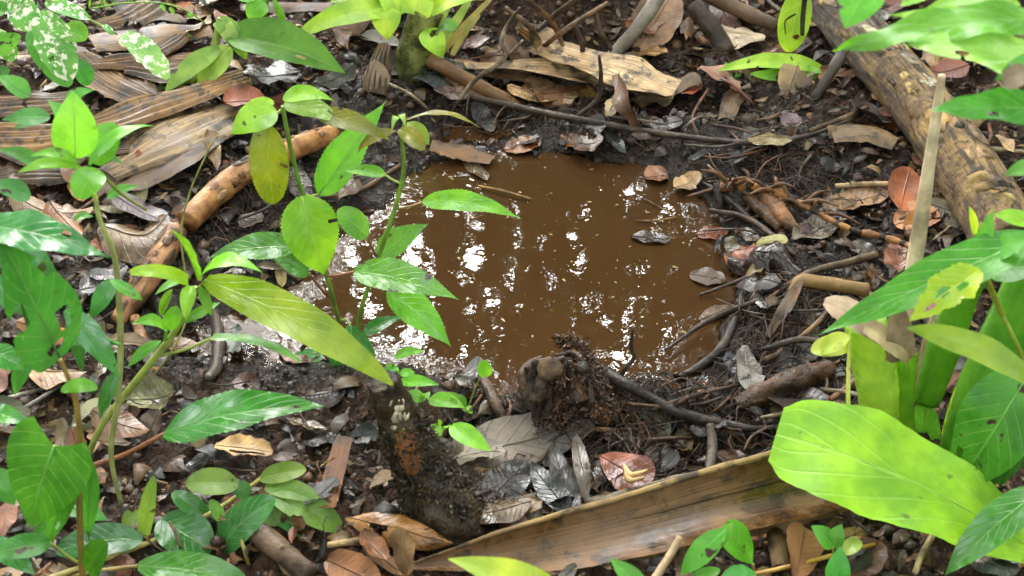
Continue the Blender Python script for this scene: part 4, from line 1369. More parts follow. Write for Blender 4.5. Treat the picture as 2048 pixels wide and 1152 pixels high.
# sapling with bronze tip
A = Plant('sapling', 'slim sapling with bronze young tip leaves before the puddle', 'sapling', 712, 690)
A.stem([(712, 690), (722, 620), (742, 560), (772, 470), (795, 400), (807, 345), (806, 300), (798, 262)], [4, 4.5, 4.5, 4.5, 4.5, 4.5, 4, 3], (.20, .36, .05), ground=True)
A.leaf((812, 240), (960, 256, -.02), 22, BRONZE, pet=(800, 265), label='narrow yellow bronze young leaf', shape='lance', roll=-.5, bend=.22)
A.leaf((815, 245), (858, 290, -.03), 34, (.22, .30, .04), shape='lance', pet=(802, 262))
A.leaf((800, 258, -.01), (848, 300, -.04), 40, BRONZE, shape='ellip', bend=.1)
A.leaf((790, 262), (715, 308, .03), 34, BRONZE, shape='lance', bend=.15)
A.leaf((795, 240), (783, 262, -.03), 14, PALEG, shape='lance', bend=.5, rib=False)
A.leaf((803, 238), (812, 258, -.03), 13, PALEG, shape='lance', bend=.5, rib=False)
A.leaf((845, 404), (1042, 438, -.03), 52, BRIGHT, pet=(793, 418), petcol=(.32, .22, .08), shape='acum', bend=.14, label='long bright leaf pointing across the puddle', **SER)
A.leaf((735, 472, -.02), (675, 420, -.02), 60, (.12, .28, .04), pet=(752, 512), petcol=REDP, shape='ellip', bend=.05, alpha=1, **SER)
A.leaf((755, 512, .01), (857, 447, .03), 62, (.10, .26, .03), shape='acum', alpha=1, bend=.08, **SER)
A.leaf((708, 543, -.03), (918, 600, -.06), 78, (.10, .30, .03), pet=(655, 552, -.02), petcol=REDP, shape='acum', mat=M_GLOSS, bend=.12, **SER)
A.leaf((775, 582, -.01), (902, 694, -.04), 74, (.10, .32, .025), shape='acum', mat=M_GLOSS, bend=.06, alpha=.2, **SER)
A.leaf((728, 668, -.02), (808, 634, .01), 32, DEEP, shape='acum', mat=M_GLOSS)
A.leaf((770, 350), (692, 342, .02), 30, BRIGHT, pet=(803, 368), petcol=YST, shape='ovate', bend=.1)

B = Plant('sapling', 'taller sapling with hanging broad leaves beside the cinnamon stick', 'sapling', 675, 650, -.02)
B.stem([(680, 650), (664, 590), (642, 510), (618, 420), (600, 370), (582, 300), (572, 250), (565, 212)], [5, 5, 5, 5, 5, 5, 4.5, 4], (.17, .32, .05), ground=True)
B.leaf((528, 246, -.02), (546, 408, -.05), 78, (.125, .16, .010), pet=(562, 220), petcol=YST, shape='ellip', bend=.05, label='hanging bronze green leaf', **SER)
B.leaf((552, 220), (462, 268, -.03), 74, (.20, .36, .025), shape='ovate', bend=.10, **SER)
B.leaf((548, 205, .02), (478, 222, .02), 34, (.24, .42, .04), shape='ovate', bend=.1)
B.leaf((566, 196, -.02), (668, 202, -.03), 42, (.24, .44, .035), shape='acum', bend=.2)
B.leaf((568, 208, -.02), (690, 252, -.04), 52, (.20, .34, .08), shape='acum', bend=.15, mat=M_GLOSS)
B.leaf((630, 228, -.03), (786, 284, -.05), 50, BRONZE, shape='acum', bend=.14, label='large bronze young leaf', **SER)
B.leaf((638, 388, .02), (772, 203, .06), 84, (.10, .30, .025), pet=(605, 392), petcol=YST, shape='acum', bend=.05, **SER)
B.leaf((604, 392, -.03), (648, 548, -.06), 116, (.17, .42, .025), shape='ovate', bend=.06, label='broad bright hanging leaf', **SER)
B.leaf((592, 492, -.03), (415, 516, -.05), 66, (.075, .24, .035), pet=(640, 508), petcol=REDP, shape='acum', mat=M_GLOSS, bend=.14, **SER)
B.leaf((618, 546, -.02), (525, 492, -.03), 52, (.075, .23, .04), pet=(655, 592), petcol=REDP, shape='ovate', mat=M_GLOSS, bend=.08, **SER)
B.leaf((702, 652, -.06), (716, 836, -.09), 92, (.035, .17, .035), shape='acum', mat=M_GLOSS, bend=.1, **SER)
B.leaf((650, 706, -.05), (528, 772, -.07), 44, (.05, .20, .04), pet=(682, 690, -.03), shape='acum', mat=M_GLOSS, **SER)
B.leaf((704, 834, -.10), (752, 905, -.10), 54, (.06, .21, .04), shape='ellip', mat=M_GLOSS, alpha=1)
B.stem([(684, 640), (700, 655, -.05), (704, 780, -.09), (706, 838, -.10)], [3, 3, 2.5, 2], (.2, .32, .06), name='side_stem')

# slanting plant
Cc = Plant('leafy_plant', 'slanting green plant with one long yellow green leaf before the rippled corner', 'plant', 160, 950, -.03)
Cc.stem([(158, 960), (200, 858), (262, 775), (330, 690), (366, 635), (392, 575)], [6, 7, 7.5, 7.5, 7, 6], YST, ground=True)
Cc.leaf((412, 560, -.01), (786, 770, -.09), 90, (.175, .215, .010), pet=(392, 578), petcol=YST, shape='long', bend=.10, alpha=1, label='very long yellow green leaf', n=60, serr=.03, sk=30)
Cc.leaf((396, 560), (345, 462, -.02), 52, (.17, .38, .03), shape='ovate', roll=.9, fold=.5, bend=.05)
Cc.leaf((398, 556, -.01), (525, 545, -.03), 62, (.18, .42, .025), shape='acum', bend=.28, roll=-.4)
Cc.leaf((376, 562, -.01), (260, 545, -.03), 34, (.24, .36, .02), shape='strap', bend=.16)
Cc.leaf((382, 572, -.02), (372, 640, -.05), 34, (.19, .40, .03), shape='ovate', bend=.2, fold=.4)
Cc.leaf((400, 572, -.01), (424, 632, -.03), 22, (.16, .36, .03), shape='lance', bend=.2)
Cc.leaf((370, 560), (310, 590, -.03), 18, (.16, .32, .10), shape='lance', bend=.2)
Cc.leaf((344, 580), (322, 630), 22, (.18, .38, .03), shape='ellip')
Cc.leaf((332, 662, -.02), (264, 648, -.05), 38, (.12, .34, .03), pet=(330, 680), shape='ovate', bend=.25)
Cc.leaf((334, 660, -.02), (352, 612, -.01), 36, (.13, .36, .03), shape='ellip', roll=.6)
Cc.leaf((322, 682, -.01), (256, 734, -.03), 26, (.09, .28, .03), shape='lance')
Cc.leaf((368, 645), (440, 605, .02), 24, (.10, .28, .03), shape='lance', bend=.15)
Cc.leaf((424, 676, -.02), (600, 724, -.04), 30, (.08, .24, .03), pet=(318, 712), petcol=YST, shape='strap', bend=.12, roll=-.5, label='narrow leaf with a blackened tip')
Cc.leaf((328, 868, -.04), (655, 812, -.07), 118, (.045, .19, .035), pet=(176, 934, -.03), petcol=REDP, petr=.0028, shape='acum', mat=M_GLOSS, bend=.06, label='big wet glossy leaf on a reddish stalk', up=.75, **SER)
td = Plant('tendril', 'long thin pale tendril curving up beside the slanting plant', 'tendril', 290, 770, -.02)
td.stem([(285, 775), (335, 715), (372, 640), (372, 560), (362, 470), (378, 390), (412, 310), (435, 270)], [2, 2.2, 2.2, 2, 2, 2, 1.6, 1.2], (.38, .40, .14), ground=True, n=60)

# pale stem plant
D = Plant('leafy_plant', 'tall pale stemmed plant with bright top leaves before the striped pale frond', 'plant', 250, 1030)
D.stem([(252, 1032), (238, 990), (222, 905), (236, 800), (241, 700), (238, 600), (228, 510), (200, 440), (190, 395), (170, 335)],
       [5, 5, 5.5, 6, 6.5, 6.5, 6, 5.5, 5, 5], (.40, .44, .17), ground=True, n=90)
D.leaf((150, 316, -.01), (145, 182, .01), 92, (.13, .36, .035), shape='ovate', bend=.08, up=.2)
D.leaf((178, 330, -.01), (308, 252, .03), 44, (.12, .34, .03), shape='acum', bend=.25, roll=-.4)
D.leaf((158, 326, -.02), (60, 312, -.04), 26, (.17, .38, .04), shape='lance', bend=.3)
D.leaf((164, 336, -.02), (36, 346, -.05), 30, (.16, .38, .04), shape='lance', bend=.2)
D.leaf((200, 342, -.02), (158, 398, -.05), 66, (.14, .40, .02), shape='ellip', bend=.2)
D.leaf((195, 330), (225, 245, .03), 62, (.11, .32, .03), shape='ellip', bend=.1)
D.leaf((100, 235, .02), (2, 240, .02), 44, (.05, .19, .05), shape='acum')
D.leaf((92, 240, .02), (25, 262, .03), 30, (.05, .18, .05), shape='acum')
D.leaf((186, 262, .03), (215, 290, .02), 34, (.05, .17, .05), shape='ellip')
D.leaf((185, 432), (148, 442, -.02), 20, (.09, .28, .03), shape='ellip', bend=.2)
D.leaf((192, 405), (175, 380, -.02), 18, (.3, .42, .12), shape='lance', rib=False)
D.stem([(196, 340, -.005), (240, 385, .02), (292, 420, .03)], [3.5, 3.5, 3], (.22, .26, .05), name='side_stem')

# dark foreground plant on the far side of the frame
E = Plant('leafy_plant', 'dark leaved plant with an orange stem and a heart shaped leaf', 'plant', 165, 1140, -.06)
E.stem([(165, 1155), (160, 1060), (158, 960), (160, 880), (152, 805), (138, 760), (120, 718)], [7, 6.5, 6, 6, 6, 5, 5], (.32, .22, .06), ground=False)
E.leaf((-30, 450, -.03), (222, 518, -.05), 92, (.03, .14, .045), shape='acum', mat=M_GLOSS, bend=.12, wave=.02)
E.leaf((120, 716, -.01), (0, 478, -.05), 172, (.05, .20, .045), shape='ovate', mat=M_GLOSS, bend=.08, holes=((.30, .42, .10, .22), (.55, -.6, .09, .3), (.12, .0, .06, .2), (.72, .8, .06, .3)), ragged=.12, label='broad dark leaf with insect holes')
E.leaf((60, 560, .02), (72, 692, .03), 44, (.035, .15, .05), shape='acum', mat=M_GLOSS)
E.leaf((130, 620, .03), (240, 762, .02), 54, (.05, .18, .06), shape='acum', mat=M_GLOSS)
E.leaf((96, 520, .03), (100, 690, .04), 60, (.04, .15, .05), shape='acum', mat=M_GLOSS)
E.leaf((195, 775, -.01), (122, 782, -.02), 34, (.10, .32, .02), shape='ellip', bend=.3)
E.leaf((205, 672, .03), (120, 690, .02), 34, (.05, .2, .03), shape='lance', pet=(240, 690, .03))
E.leaf((108, 892, -.02), (62, 1055, -.04), 182, (.055, .23, .025), pet=(160, 930), petcol=YST, shape='heart', lobe=.20, fold=.03, bend=.05, label='heart shaped green leaf', n=30, cols=13)
E.leaf((-30, 945, .0), (30, 1010, -.02), 60, (.06, .24, .03), shape='ovate')
E.leaf((158, 935, .01), (98, 1095, .0), 64, (.05, .20, .025), shape='acum')
E.leaf((182, 925, .01), (178, 1080, .01), 46, (.035, .15, .025), shape='acum')
E.leaf((100, 1085, -.01), (-30, 1110, -.03), 56, (.06, .22, .04), shape='ovate', pet=(160, 1128), petcol=YST)
E.leaf((-30, 1080, .0), (70, 1150, -.02), 50, (.045, .18, .05), shape='ovate', mat=M_GLOSS)
E.leaf((178, 1150, -.01), (215, 1085, -.01), 66, (.08, .26, .02), shape='ellip')

for b, t, w, c, sh in [((-20, 560, .04), (60, 640, .03), 60, (.04, .16, .05), 'acum'), ((230, 560, .06), (180, 640, .05), 44, (.05, .19, .05), 'acum'), ((150, 600, .05), (165, 745, .04), 40, (.04, .16, .05), 'acum'),
                       ((235, 745, .05), (200, 840, .04), 34, (.05, .19, .05), 'acum'), ((70, 700, .04), (30, 790, .03), 40, (.06, .22, .04), 'ovate'), ((-20, 700, .02), (50, 740, .02), 56, (.05, .20, .04), 'acum'),
                       ((-25, 820, .02), (70, 850, .0), 44, (.055, .21, .035), 'acum'), ((120, 1000, .03), (215, 1040, .02), 50, (.04, .17, .03), 'ovate'), ((60, 1090, .03), (130, 1040, .03), 40, (.06, .22, .03), 'ellip'),
                       ((220, 560, .05), (285, 600, .05), 26, (.08, .26, .04), 'lance'), ((10, 480, .05), (120, 560, .05), 60, (.03, .13, .045), 'acum')]:
    E.leaf(b, t, w, c, shape=sh, mat=M_GLOSS, bend=.12)
for b, t, w, c in [((80, 330, .06), (-10, 300, .05), 36, (.07, .24, .05)), ((140, 300, .07), (250, 330, .08), 34, (.08, .26, .05)), ((60, 395, .05), (-30, 372, .04), 50, (.05, .19, .06)),
                   ((150, 260, .06), (95, 200, .07), 40, (.09, .28, .05)), ((215, 395, .05), (280, 372, .06), 26, (.09, .27, .05)), ((60, 190, .10), (-10, 150, .10), 44, (.07, .24, .05)), ((130, 205, .10), (190, 180, .10), 34, (.08, .26, .05))]:
    D.leaf(b, t, w, c, shape='acum', bend=.15)

# low shrub with three-veined oval leaves
Fp = Plant('low_shrub', 'low shrub with oval three veined leaves on runners near the mossy stump', 'shrub', 330, 1075, -.01)
Fp.stem([(90, 1160, -.06), (210, 1118, -.03), (325, 1074), (415, 1030, .03), (470, 995, .05), (525, 955, .07)], [6, 6, 5.5, 5, 4.5, 4], (.40, .33, .11), n=50)
Fp.stem([(110, 1160, -.05), (200, 1142, -.05), (275, 1132, -.05)], [5, 5, 4], (.36, .25, .09), name='side_stem')
Fp.stem([(500, 1140, -.02), (490, 1105, -.02), (482, 1080, -.01)], [5, 4, 4], (.38, .30, .10), name='side_stem')
for b, t, w, c, k in [((476, 968, .05), (372, 968, .04), 62, (.14, .24, .06), {}), ((520, 958, .06), (612, 938, .07), 46, (.18, .26, .06), {}),
                      ((530, 975, .05), (636, 998, .04), 44, (.17, .27, .07), {}), ((540, 988, .04), (684, 1060, .02), 66, (.15, .27, .05), {}),
                      ((438, 1106, .0), (550, 998, .02), 78, (.05, .18, .05), dict(mat=M_GLOSS)), ((322, 1038, .02), (424, 1100, -.01), 100, (.035, .15, .04), dict(mat=M_GLOSS)),
                      ((345, 985, .04), (418, 1036, .03), 44, (.05, .17, .05), dict(mat=M_GLOSS)), ((468, 972, .05), (500, 990, .05), 40, (.04, .14, .04), {}),
                      ((285, 1082, .01), (308, 952, .03), 34, (.16, .26, .06), {}), ((280, 1030, .02), (245, 1050, .02), 40, (.14, .24, .06), {}),
                      ((285, 1078, -.01), (112, 1104, -.03), 72, (.02, .09, .025), dict(mat=M_GLOSS)), ((276, 1132, -.05), (495, 1165, -.06), 76, (.06, .22, .03), dict(mat=M_GLOSS)),
                      ((530, 1025, .03), (640, 1092, .02), 40, (.035, .13, .05), dict(mat=M_GLOSS)), ((420, 1000, .03), (445, 1045, .02), 26, (.1, .24, .05), {}),
                      ((230, 1120, -.02), (310, 1140, -.03), 46, (.025, .10, .03), dict(mat=M_GLOSS)), ((540, 1000, .04), (560, 1050, .02), 60, (.13, .22, .07), {})]:
    Fp.leaf(b, t, w, c, shape='ellip', bend=.12, cols=9, **k)

# seedlings by the mossy stump
Gp = Plant('seedling', 'small pale seedling with many little leaves behind the mossy stump', 'seedling', 800, 850)
Gp.stem([(805, 860), (800, 810), (790, 760), (785, 725)], [3, 3, 3, 2], (.22, .36, .07), ground=True)
Gp.stem([(800, 815), (830, 800), (850, 790)], [2.5, 2, 2], (.22, .36, .07), name='side_stem')
Gp.stem([(842, 860, -.01), (838, 800, -.01)], [2.5, 2], (.10, .14, .05), name='side_stem')
for b, t, w, c in [((790, 714), (850, 703, -.01), 24, BRIGHT), ((792, 740), (760, 790, -.03), 26, BRIGHT), ((800, 762), (878, 770, -.02), 30, BRIGHT),
                   ((850, 792), (796, 806, -.02), 34, (.10, .30, .03)), ((850, 788), (858, 800, -.03), 22, BRIGHT), ((858, 800), (930, 816, -.02), 36, BRIGHT),
                   ((796, 750), (770, 730), 22, BRIGHT), ((800, 750), (830, 745, .01), 20, BRIGHT), ((890, 790), (935, 812), 22, BRIGHT), ((795, 735), (740, 765, -.02), 18, MID),
                   ((850, 840), (800, 850, -.01), 20, MID)]:
    Gp.leaf(b, t, w, c, shape='ovate', bend=.15, n=14)
Hp = Plant('seedling', 'bright green seedling with three leaves beside the mossy stump', 'seedling', 862, 935)
Hp.stem([(860, 945), (872, 905), (888, 858)], [2, 2, 2], (.24, .40, .06), ground=True)
Hp.leaf((882, 852), (838, 898, -.02), 34, (.17, .42, .025), shape='ovate', bend=.12)
Hp.leaf((902, 852), (982, 902, -.03), 46, (.17, .44, .02), shape='ovate', bend=.12, pet=(888, 856))
Hp.leaf((876, 888), (864, 922, -.02), 24, (.15, .40, .03), shape='ellip', bend=.1)
Hp.leaf((882, 850), (876, 838), 10, BRIGHT, shape='lance', rib=False)
Ip = Plant('seedling', 'tiny seedling with one rounded leaf standing at the water edge', 'seedling', 940, 815)
Ip.stem([(935, 825), (945, 790), (962, 752)], [2, 2, 1.5], (.24, .38, .07), ground=True)
Ip.leaf((970, 754), (966, 720), 30, (.11, .32, .03), shape='ellip', bend=.1, up=.1)
Ip.leaf((932, 808), (905, 790, .02), 22, BRIGHT, shape='ovate')
Ip.leaf((930, 812), (945, 828, -.02), 20, BRIGHT, shape='ovate')

# rosette plant at the back
R = Plant('rosette_plant', 'pale rosette plant with broad lime leaves on a mossy foot behind the puddle', 'plant', 825, 150)
noisy_tube('foot', [R.P((838, 165)) - [0, 0, .03], R.P((828, 130)), R.P((838, 75)), R.P((855, 20))], [.035, .034, .030, .028], M_DARKWOOD, R.root, (.13, .15, .045), seed=8)
for b, t, w, c, k in [((800, 20), (588, 78, -.05), 58, LIME, dict(bend=.25, shape='long')), ((795, 5), (660, 5, .03), 44, LIME, dict(bend=.2, shape='long')),
                      ((790, 0), (640, -25, .05), 40, (.24, .44, .04), dict(bend=.2, shape='long')),
                      ((860, 25), (1005, -8, -.02), 58, LIME, dict(bend=.25, shape='long')), ((772, 15, -.02), (776, 80, -.06), 60, (.34, .56, .03), dict(bend=.2, shape='ovate')),
                      ((850, 60, -.03), (886, 116, -.06), 52, (.30, .52, .03), dict(bend=.2, shape='ovate', holes=((.25, -.5, .12, .4),))), ((880, 45), (912, 60, -.02), 34, (.12, .3, .04), dict(shape='ellip')),
                      ((830, 30, -.02), (850, -40, .0), 70, (.30, .48, .08), dict(bend=.05, shape='strap')), ((800, 30, -.02), (760, -50, .0), 60, (.26, .44, .06), dict(bend=.05, shape='strap'))]:
    R.leaf(b, t, w, c, mat=M_BLADE, **k)
for i, (x0, y0, x1, y1, w, c) in enumerate([(850, 95, 905, -10, 26, (.34, .42, .16)), (870, 100, 940, 0, 22, (.30, .36, .12)), (885, 105, 985, -5, 16, (.33, .24, .12)), (905, 110, 960, 30, 14, (.36, .28, .14)), (835, 90, 860, -10, 30, (.36, .46, .16))]):
    R.leaf((x0, y0, -.02), (x1, y1, .02), w, c, shape='strap', bend=.05, rib=False, name='leaf_base', mat=M_BLADE)
strap([(768, 85, .08), (755, 130, .05), (745, 185, .0)], [26, 50, 50], (.27, .20, .14), 'grey brown dead leaf base hanging beside the mossy foot', 'withered_leaf', cup=-.7, conform=False)

# small shrublet at the back
Sp = Plant('back_shrublet', 'small green shrublet at the back edge beside the wilted blade', 'shrublet', 525, 50)
Sp.stem([(525, 52), (528, 20), (535, -20)], [9, 8, 7], (.22, .42, .08), ground=True)
Sp.leaf((530, 5, -.01), (498, 42, -.03), 50, (.14, .40, .03), shape='ovate', bend=.2)
Sp.leaf((515, -10), (470, -5), 40, BRIGHT, shape='ovate')
Sp.leaf((545, -5), (570, 60, -.01), 16, BRIGHT, shape='lance')
Sp.leaf((545, 42, -.01), (578, 52), 14, MID, shape='ellip')

# wilted blade plant
Wp = Plant('wilted_plant', 'wilted plant with a broad drooping green blade left of the back rosette', 'plant', 380, 175)
Wp.stem([(330, 182), (380, 165), (420, 120), (436, 60), (440, 36)], [8, 10, 9, 7, 5], (.34, .46, .12), ground=True)
Wp.leaf((456, 72, -.01), (690, 147, -.03), 104, (.070, .185, .010), mat=M_BLADE, shape='ovate', bend=.12, label='broad drooping green blade', cols=17, fold=.42, alpha=.3, n=44, ribcol=(.10, .22, .02))
Wp.leaf((438, 36), (492, 118, -.02), 44, (.12, .24, .03), mat=M_BLADE, shape='long', bend=.15, rib=False)
Wp.leaf((438, 42), (470, 90, -.02), 36, (.30, .38, .10), mat=M_BLADE, shape='strap', bend=.2)
Wp.leaf((440, 98, -.01), (330, 186, -.04), 46, (.26, .42, .11), mat=M_BLADE, shape='long', bend=.12, alpha=1)
Wp.leaf((462, 95, -.01), (395, 178, -.03), 60, (.26, .40, .09), mat=M_BLADE, shape='ovate', bend=.1)
Wp.leaf((420, 110), (405, 142, -.02), 30, (.34, .46, .16), mat=M_BLADE, shape='ellip')
Wp.leaf((330, 178), (282, 165, .01), 28, (.36, .48, .16), mat=M_BLADE, shape='long', bend=.2)
Wp.leaf((300, 235, -.03), (245, 252, -.04), 36, (.44, .48, .28), mat=M_BLADE, shape='long', bend=.1, rib=False)

# wilted strap right, and the hanging yellow green leaf
Xp = Plant('wilted_strap_leaf', 'wilted pale green strap leaf lying before the dark grey leaning stick', 'leaf', 1560, 150)
Xp.leaf((1650, 140), (1435, 142, -.02), 40, (.26, .46, .04), mat=M_BLADE, shape='long', bend=.12, cols=9, fold=.2, name='upper_blade')
Xp.leaf((1645, 145, -.02), (1500, 148, -.04), 38, (.16, .32, .03), mat=M_BLADE, shape='long', bend=-.10, cols=9, name='lower_blade')
Yp = Plant('hanging_leaf', 'yellow green hanging leaf with black marks before the log', 'leaf', 1580, 130, -.05)
Yp.leaf((1605, -25), (1576, 104, -.02), 64, (.34, .46, .05), shape='ellip', bend=.06, up=.1, name='blade')
Yp.stem([(1612, -20, -.02), (1606, 30, -.02), (1605, 70, -.025)], [6, 5, 4.5], (.03, .03, .02), name='black_stalk', mat=M_BARK)
Yp.stem([(1592, 28, -.022), (1580, 34, -.024), (1570, 44, -.024), (1571, 68, -.025)], [1.6, 2.2, 1.5, 1.2], (.04, .03, .015), name='dark_mark', mat=M_BARK)

# tiny sprouts
def sprout(label, px, py, leaves, h=26, col=BRIGHT, group=None):
    p = Plant('sprout', label, 'sprout', px, py, group=group)
    for (dx, dy, w) in leaves:
        p.stem([(px, py), (px + dx * .5, py - h * .6), (px + dx * .7, py + dy * .8 - h * .2)], [1.5, 1.5, 1.2], (.2, .36, .06))
        p.leaf((px + dx * .6, py + dy * .8 - h * .2), (px + dx * 1.6, py + dy - h * .2, -.01), w, col, shape='ellip', n=12, bend=.15)
    return p


sprout('tiny clover like sprout in front of the wilted strap leaf', 1468, 165, [(-12, -30, 14), (12, -28, 13), (8, -8, 14), (-10, 2, 10)])
sprout('tiny sprout behind the shiny leaf beside the log', 2010, 90, [(-14, -4, 20), (8, -12, 22), (14, 8, 18), (-6, 14, 14)], col=MID)
fn = Plant('tiny_fern', 'tiny bright fern frond on the strap leaf litter', 'fern', 330, 95, 0)
fn.stem([(325, 97), (350, 78), (378, 68)], [1.6, 1.5, 1], (.17, .38, .04))
for i in range(7):
    x, yv = 332 + i * 7, 90 - i * 3.4
    fn.leaf((x, yv), (x - 6 + i * 1.5, yv - 14 + i * .8, .01), 7, (.12, .36, .03), shape='ellip', n=10, cols=5, rib=False, name='leaflet')
    fn.leaf((x, yv), (x + 10, yv + 10 - i, -.01), 7, (.12, .36, .03), shape='ellip', n=10, cols=5, rib=False, name='leaflet')
gt = Plant('grass_tuft', 'small tuft of grass blades at the back edge', 'grass tuft', 225, 20)
for i in range(12):
    x = 185 + i * 8
    gt.leaf((x + random.uniform(-5, 5), 24), (x + random.uniform(-30, 30), random.uniform(-35, 8), random.uniform(-.02, .03)), 5, (.10, .28, .03), shape='lance', n=10, cols=3, rib=False, name='blade', bend=.2)

# spotted shrub, close to the lens at the back corner
Q = Plant('spotted_shrub', 'shrub with white blotched leaves arching over the dry strap leaves', 'shrub', -160, 420, -.12)
Q.stem([(-160, 420), (-120, 250), (-60, 80), (40, -30), (100, 0), (180, 40), (235, 68)], [6, 6, 5, 4, 3.5, 3, 2.5], (.30, .42, .12), ground=True, n=60)
VC = (.10, .30, .06)
for b, t, w, c, m in [((45, -5), (-20, 30), 60, VC, M_VARI), ((30, 0), (62, 62, -.02), 64, VC, M_VARI), ((85, 20), (142, 160, -.04), 78, VC, M_VARI),
                      ((60, 60), (140, 172, -.03), 66, (.06, .22, .05), M_LEAF), ((90, 5), (180, 38, -.01), 36, VC, M_VARI), ((40, 70), (-30, 130, -.02), 46, (.12, .36, .03), M_LEAF),
                      ((120, 60), (172, 80, -.02), 56, (.13, .36, .03), M_LEAF), ((-30, 60), (30, 120), 50, VC, M_VARI), ((250, 66), (336, 158, -.03), 54, (.16, .32, .09), M_VARI),
                      ((245, 70), (250, 95, -.01), 22, (.4, .44, .25), M_VARI), ((205, 50), (226, 70, -.01), 14, VC, M_VARI), ((20, 140), (-25, 170), 40, (.06, .2, .04), M_LEAF),
                      ((150, 120), (178, 170), 40, (.05, .2, .06), M_LEAF), ((10, -30), (-10, 20), 60, VC, M_VARI)]:
    Q.leaf(b, t, w, c, mat=m, shape='ellip', alpha=1.0, bend=.12, ragged=.15 if m is M_VARI else 0)
vi = Plant('thin_vine', 'thin green vine with tiny leaves arching over the back dry leaves', 'vine', 410, 60, -.1)
vi.stem([(180, 18), (250, 6), (320, 6), (370, 20), (410, 46)], [1.8, 1.8, 1.8, 1.6, 1.3], (.22, .40, .05), n=40)
for x, y in [(322, 8), (340, 14), (376, 24)]:
    vi.leaf((x, y), (x + 8, y + 14, -.01), 9, (.14, .38, .03), shape='ellip', n=10, rib=False)

# right side: shrub with long wavy leaves close to the lens
K = Plant('long_leaved_shrub', 'shrub with long wavy green leaves leaning across the peeling log', 'shrub', 2200, 1100, -.18)
K.stem([(2200, 1100), (2170, 800), (2140, 450), (2130, 150), (2120, -60)], [9, 8, 7, 6, 5], (.20, .28, .06), ground=True, n=50)
K.leaf((2130, 35, .02), (1668, 104, .02), 84, (.10, .31, .03), pet=(2140, 60), shape='lance', wave=.022, wfreq=3.2, bend=.12, alpha=.3, n=56, label='long wavy leaf above the log')
K.leaf((1745, -40, .06), (1690, 56, .04), 92, (.10, .32, .04), shape='ovate', alpha=.2)
K.leaf((2140, 180), (1806, 92, .0), 108, (.22, .42, .10), mat=M_GLOSS, shape='ovate', wave=.015, bend=.14, alpha=.8, label='shiny pale leaf across the log')
K.leaf((2140, 222, -.01), (1856, 222, -.02), 88, (.055, .24, .035), shape='ovate', wave=.016, bend=.08, alpha=.2, label='darker leaf below the shiny pale leaf')
K.leaf((2100, 120, -.02), (1990, 160, -.02), 60, (.10, .30, .05), shape='ovate', alpha=1)
K.leaf((2100, 50, .06), (1780, 30, .10), 46, (.20, .42, .05), shape='lance', alpha=.1)
K.leaf((2060, -20, .10), (1850, 20, .12), 50, (.18, .40, .05), shape='lance', alpha=.1)
K.leaf((2120, 120, .08), (1975, 115, .10), 54, (.12, .34, .08), shape='ellip', alpha=.1)
for b_, t_, w_, c_ in [((2040, 10, .14), (1900, -20, .16), 44, (.22, .44, .04)), ((1990, 60, .12), (1905, 20, .14), 30, (.16, .38, .04)), ((2080, 70, .12), (1960, 48, .13), 40, (.12, .32, .05)),
                      ((1880, -20, .14), (1800, 12, .15), 40, (.20, .42, .04)), ((2090, 330, .06), (2010, 350, .06), 40, (.10, .30, .04))]:
    K.leaf(b_, t_, w_, c_, shape='lance')
K.leaf((2060, 140, -.05), (2006, 170, -.05), 56, (.16, .10, .05), mat=M_DEAD, shape='ellip', name='dead_leaf', rib=False)
K2 = Plant('eaten_leaf_plant', 'green plant with one chewed yellow leaf and a long pointed leaf over the reed', 'plant', 2110, 980, -.14)
K2.stem([(2110, 980), (2060, 760), (1990, 600), (1962, 520), (1945, 440)], [5, 5, 5, 4.5, 3], (.28, .42, .05), ground=True, n=40)
K2.leaf((2075, 470, -.02), (1632, 672, -.03), 104, (.07, .28, .025), shape='acum', bend=.10, alpha=.1, n=40, label='long pointed green leaf over the papery sheath', serr=.03, sk=20)
K2.leaf((1960, 540, -.05), (1818, 642, -.07), 78, (.34, .44, .02), shape='ovate', holes=((.28, -.25, .08, .22), (.5, .1, .1, .25), (.72, -.2, .08, .25)), ragged=.35, label='chewed yellow green leaf', mat=M_LEAF, alpha=1, cols=11)
K2.leaf((1962, 510, -.02), (1986, 418, .0), 34, (.13, .36, .03), shape='acum')
K2.leaf((1950, 470, -.02), (1938, 412, -.02), 18, (.34, .46, .04), shape='lance')
K2.leaf((1968, 520, -.02), (2090, 470, -.04), 60, (.10, .32, .05), shape='acum')
K2.leaf((1975, 540), (2100, 540, -.02), 80, (.06, .24, .03), shape='ovate')
K2.leaf((1990, 430), (2090, 460), 40, (.22, .42, .03), shape='lance')
K2.leaf((1815, 656, -.06), (2100, 800, -.08), 66, (.26, .40, .06), shape='lance', bend=.14, alpha=.4, label='long yellow green leaf before the stalks')
tube('twig', [K2.P((1958, 530, -.03)), K2.P((1975, 560, -.02)), K2.P((2010, 640, 0))], [.0025, .0025, .0025], M_STEM, K2.root, (.36, .44, .05), n=10)

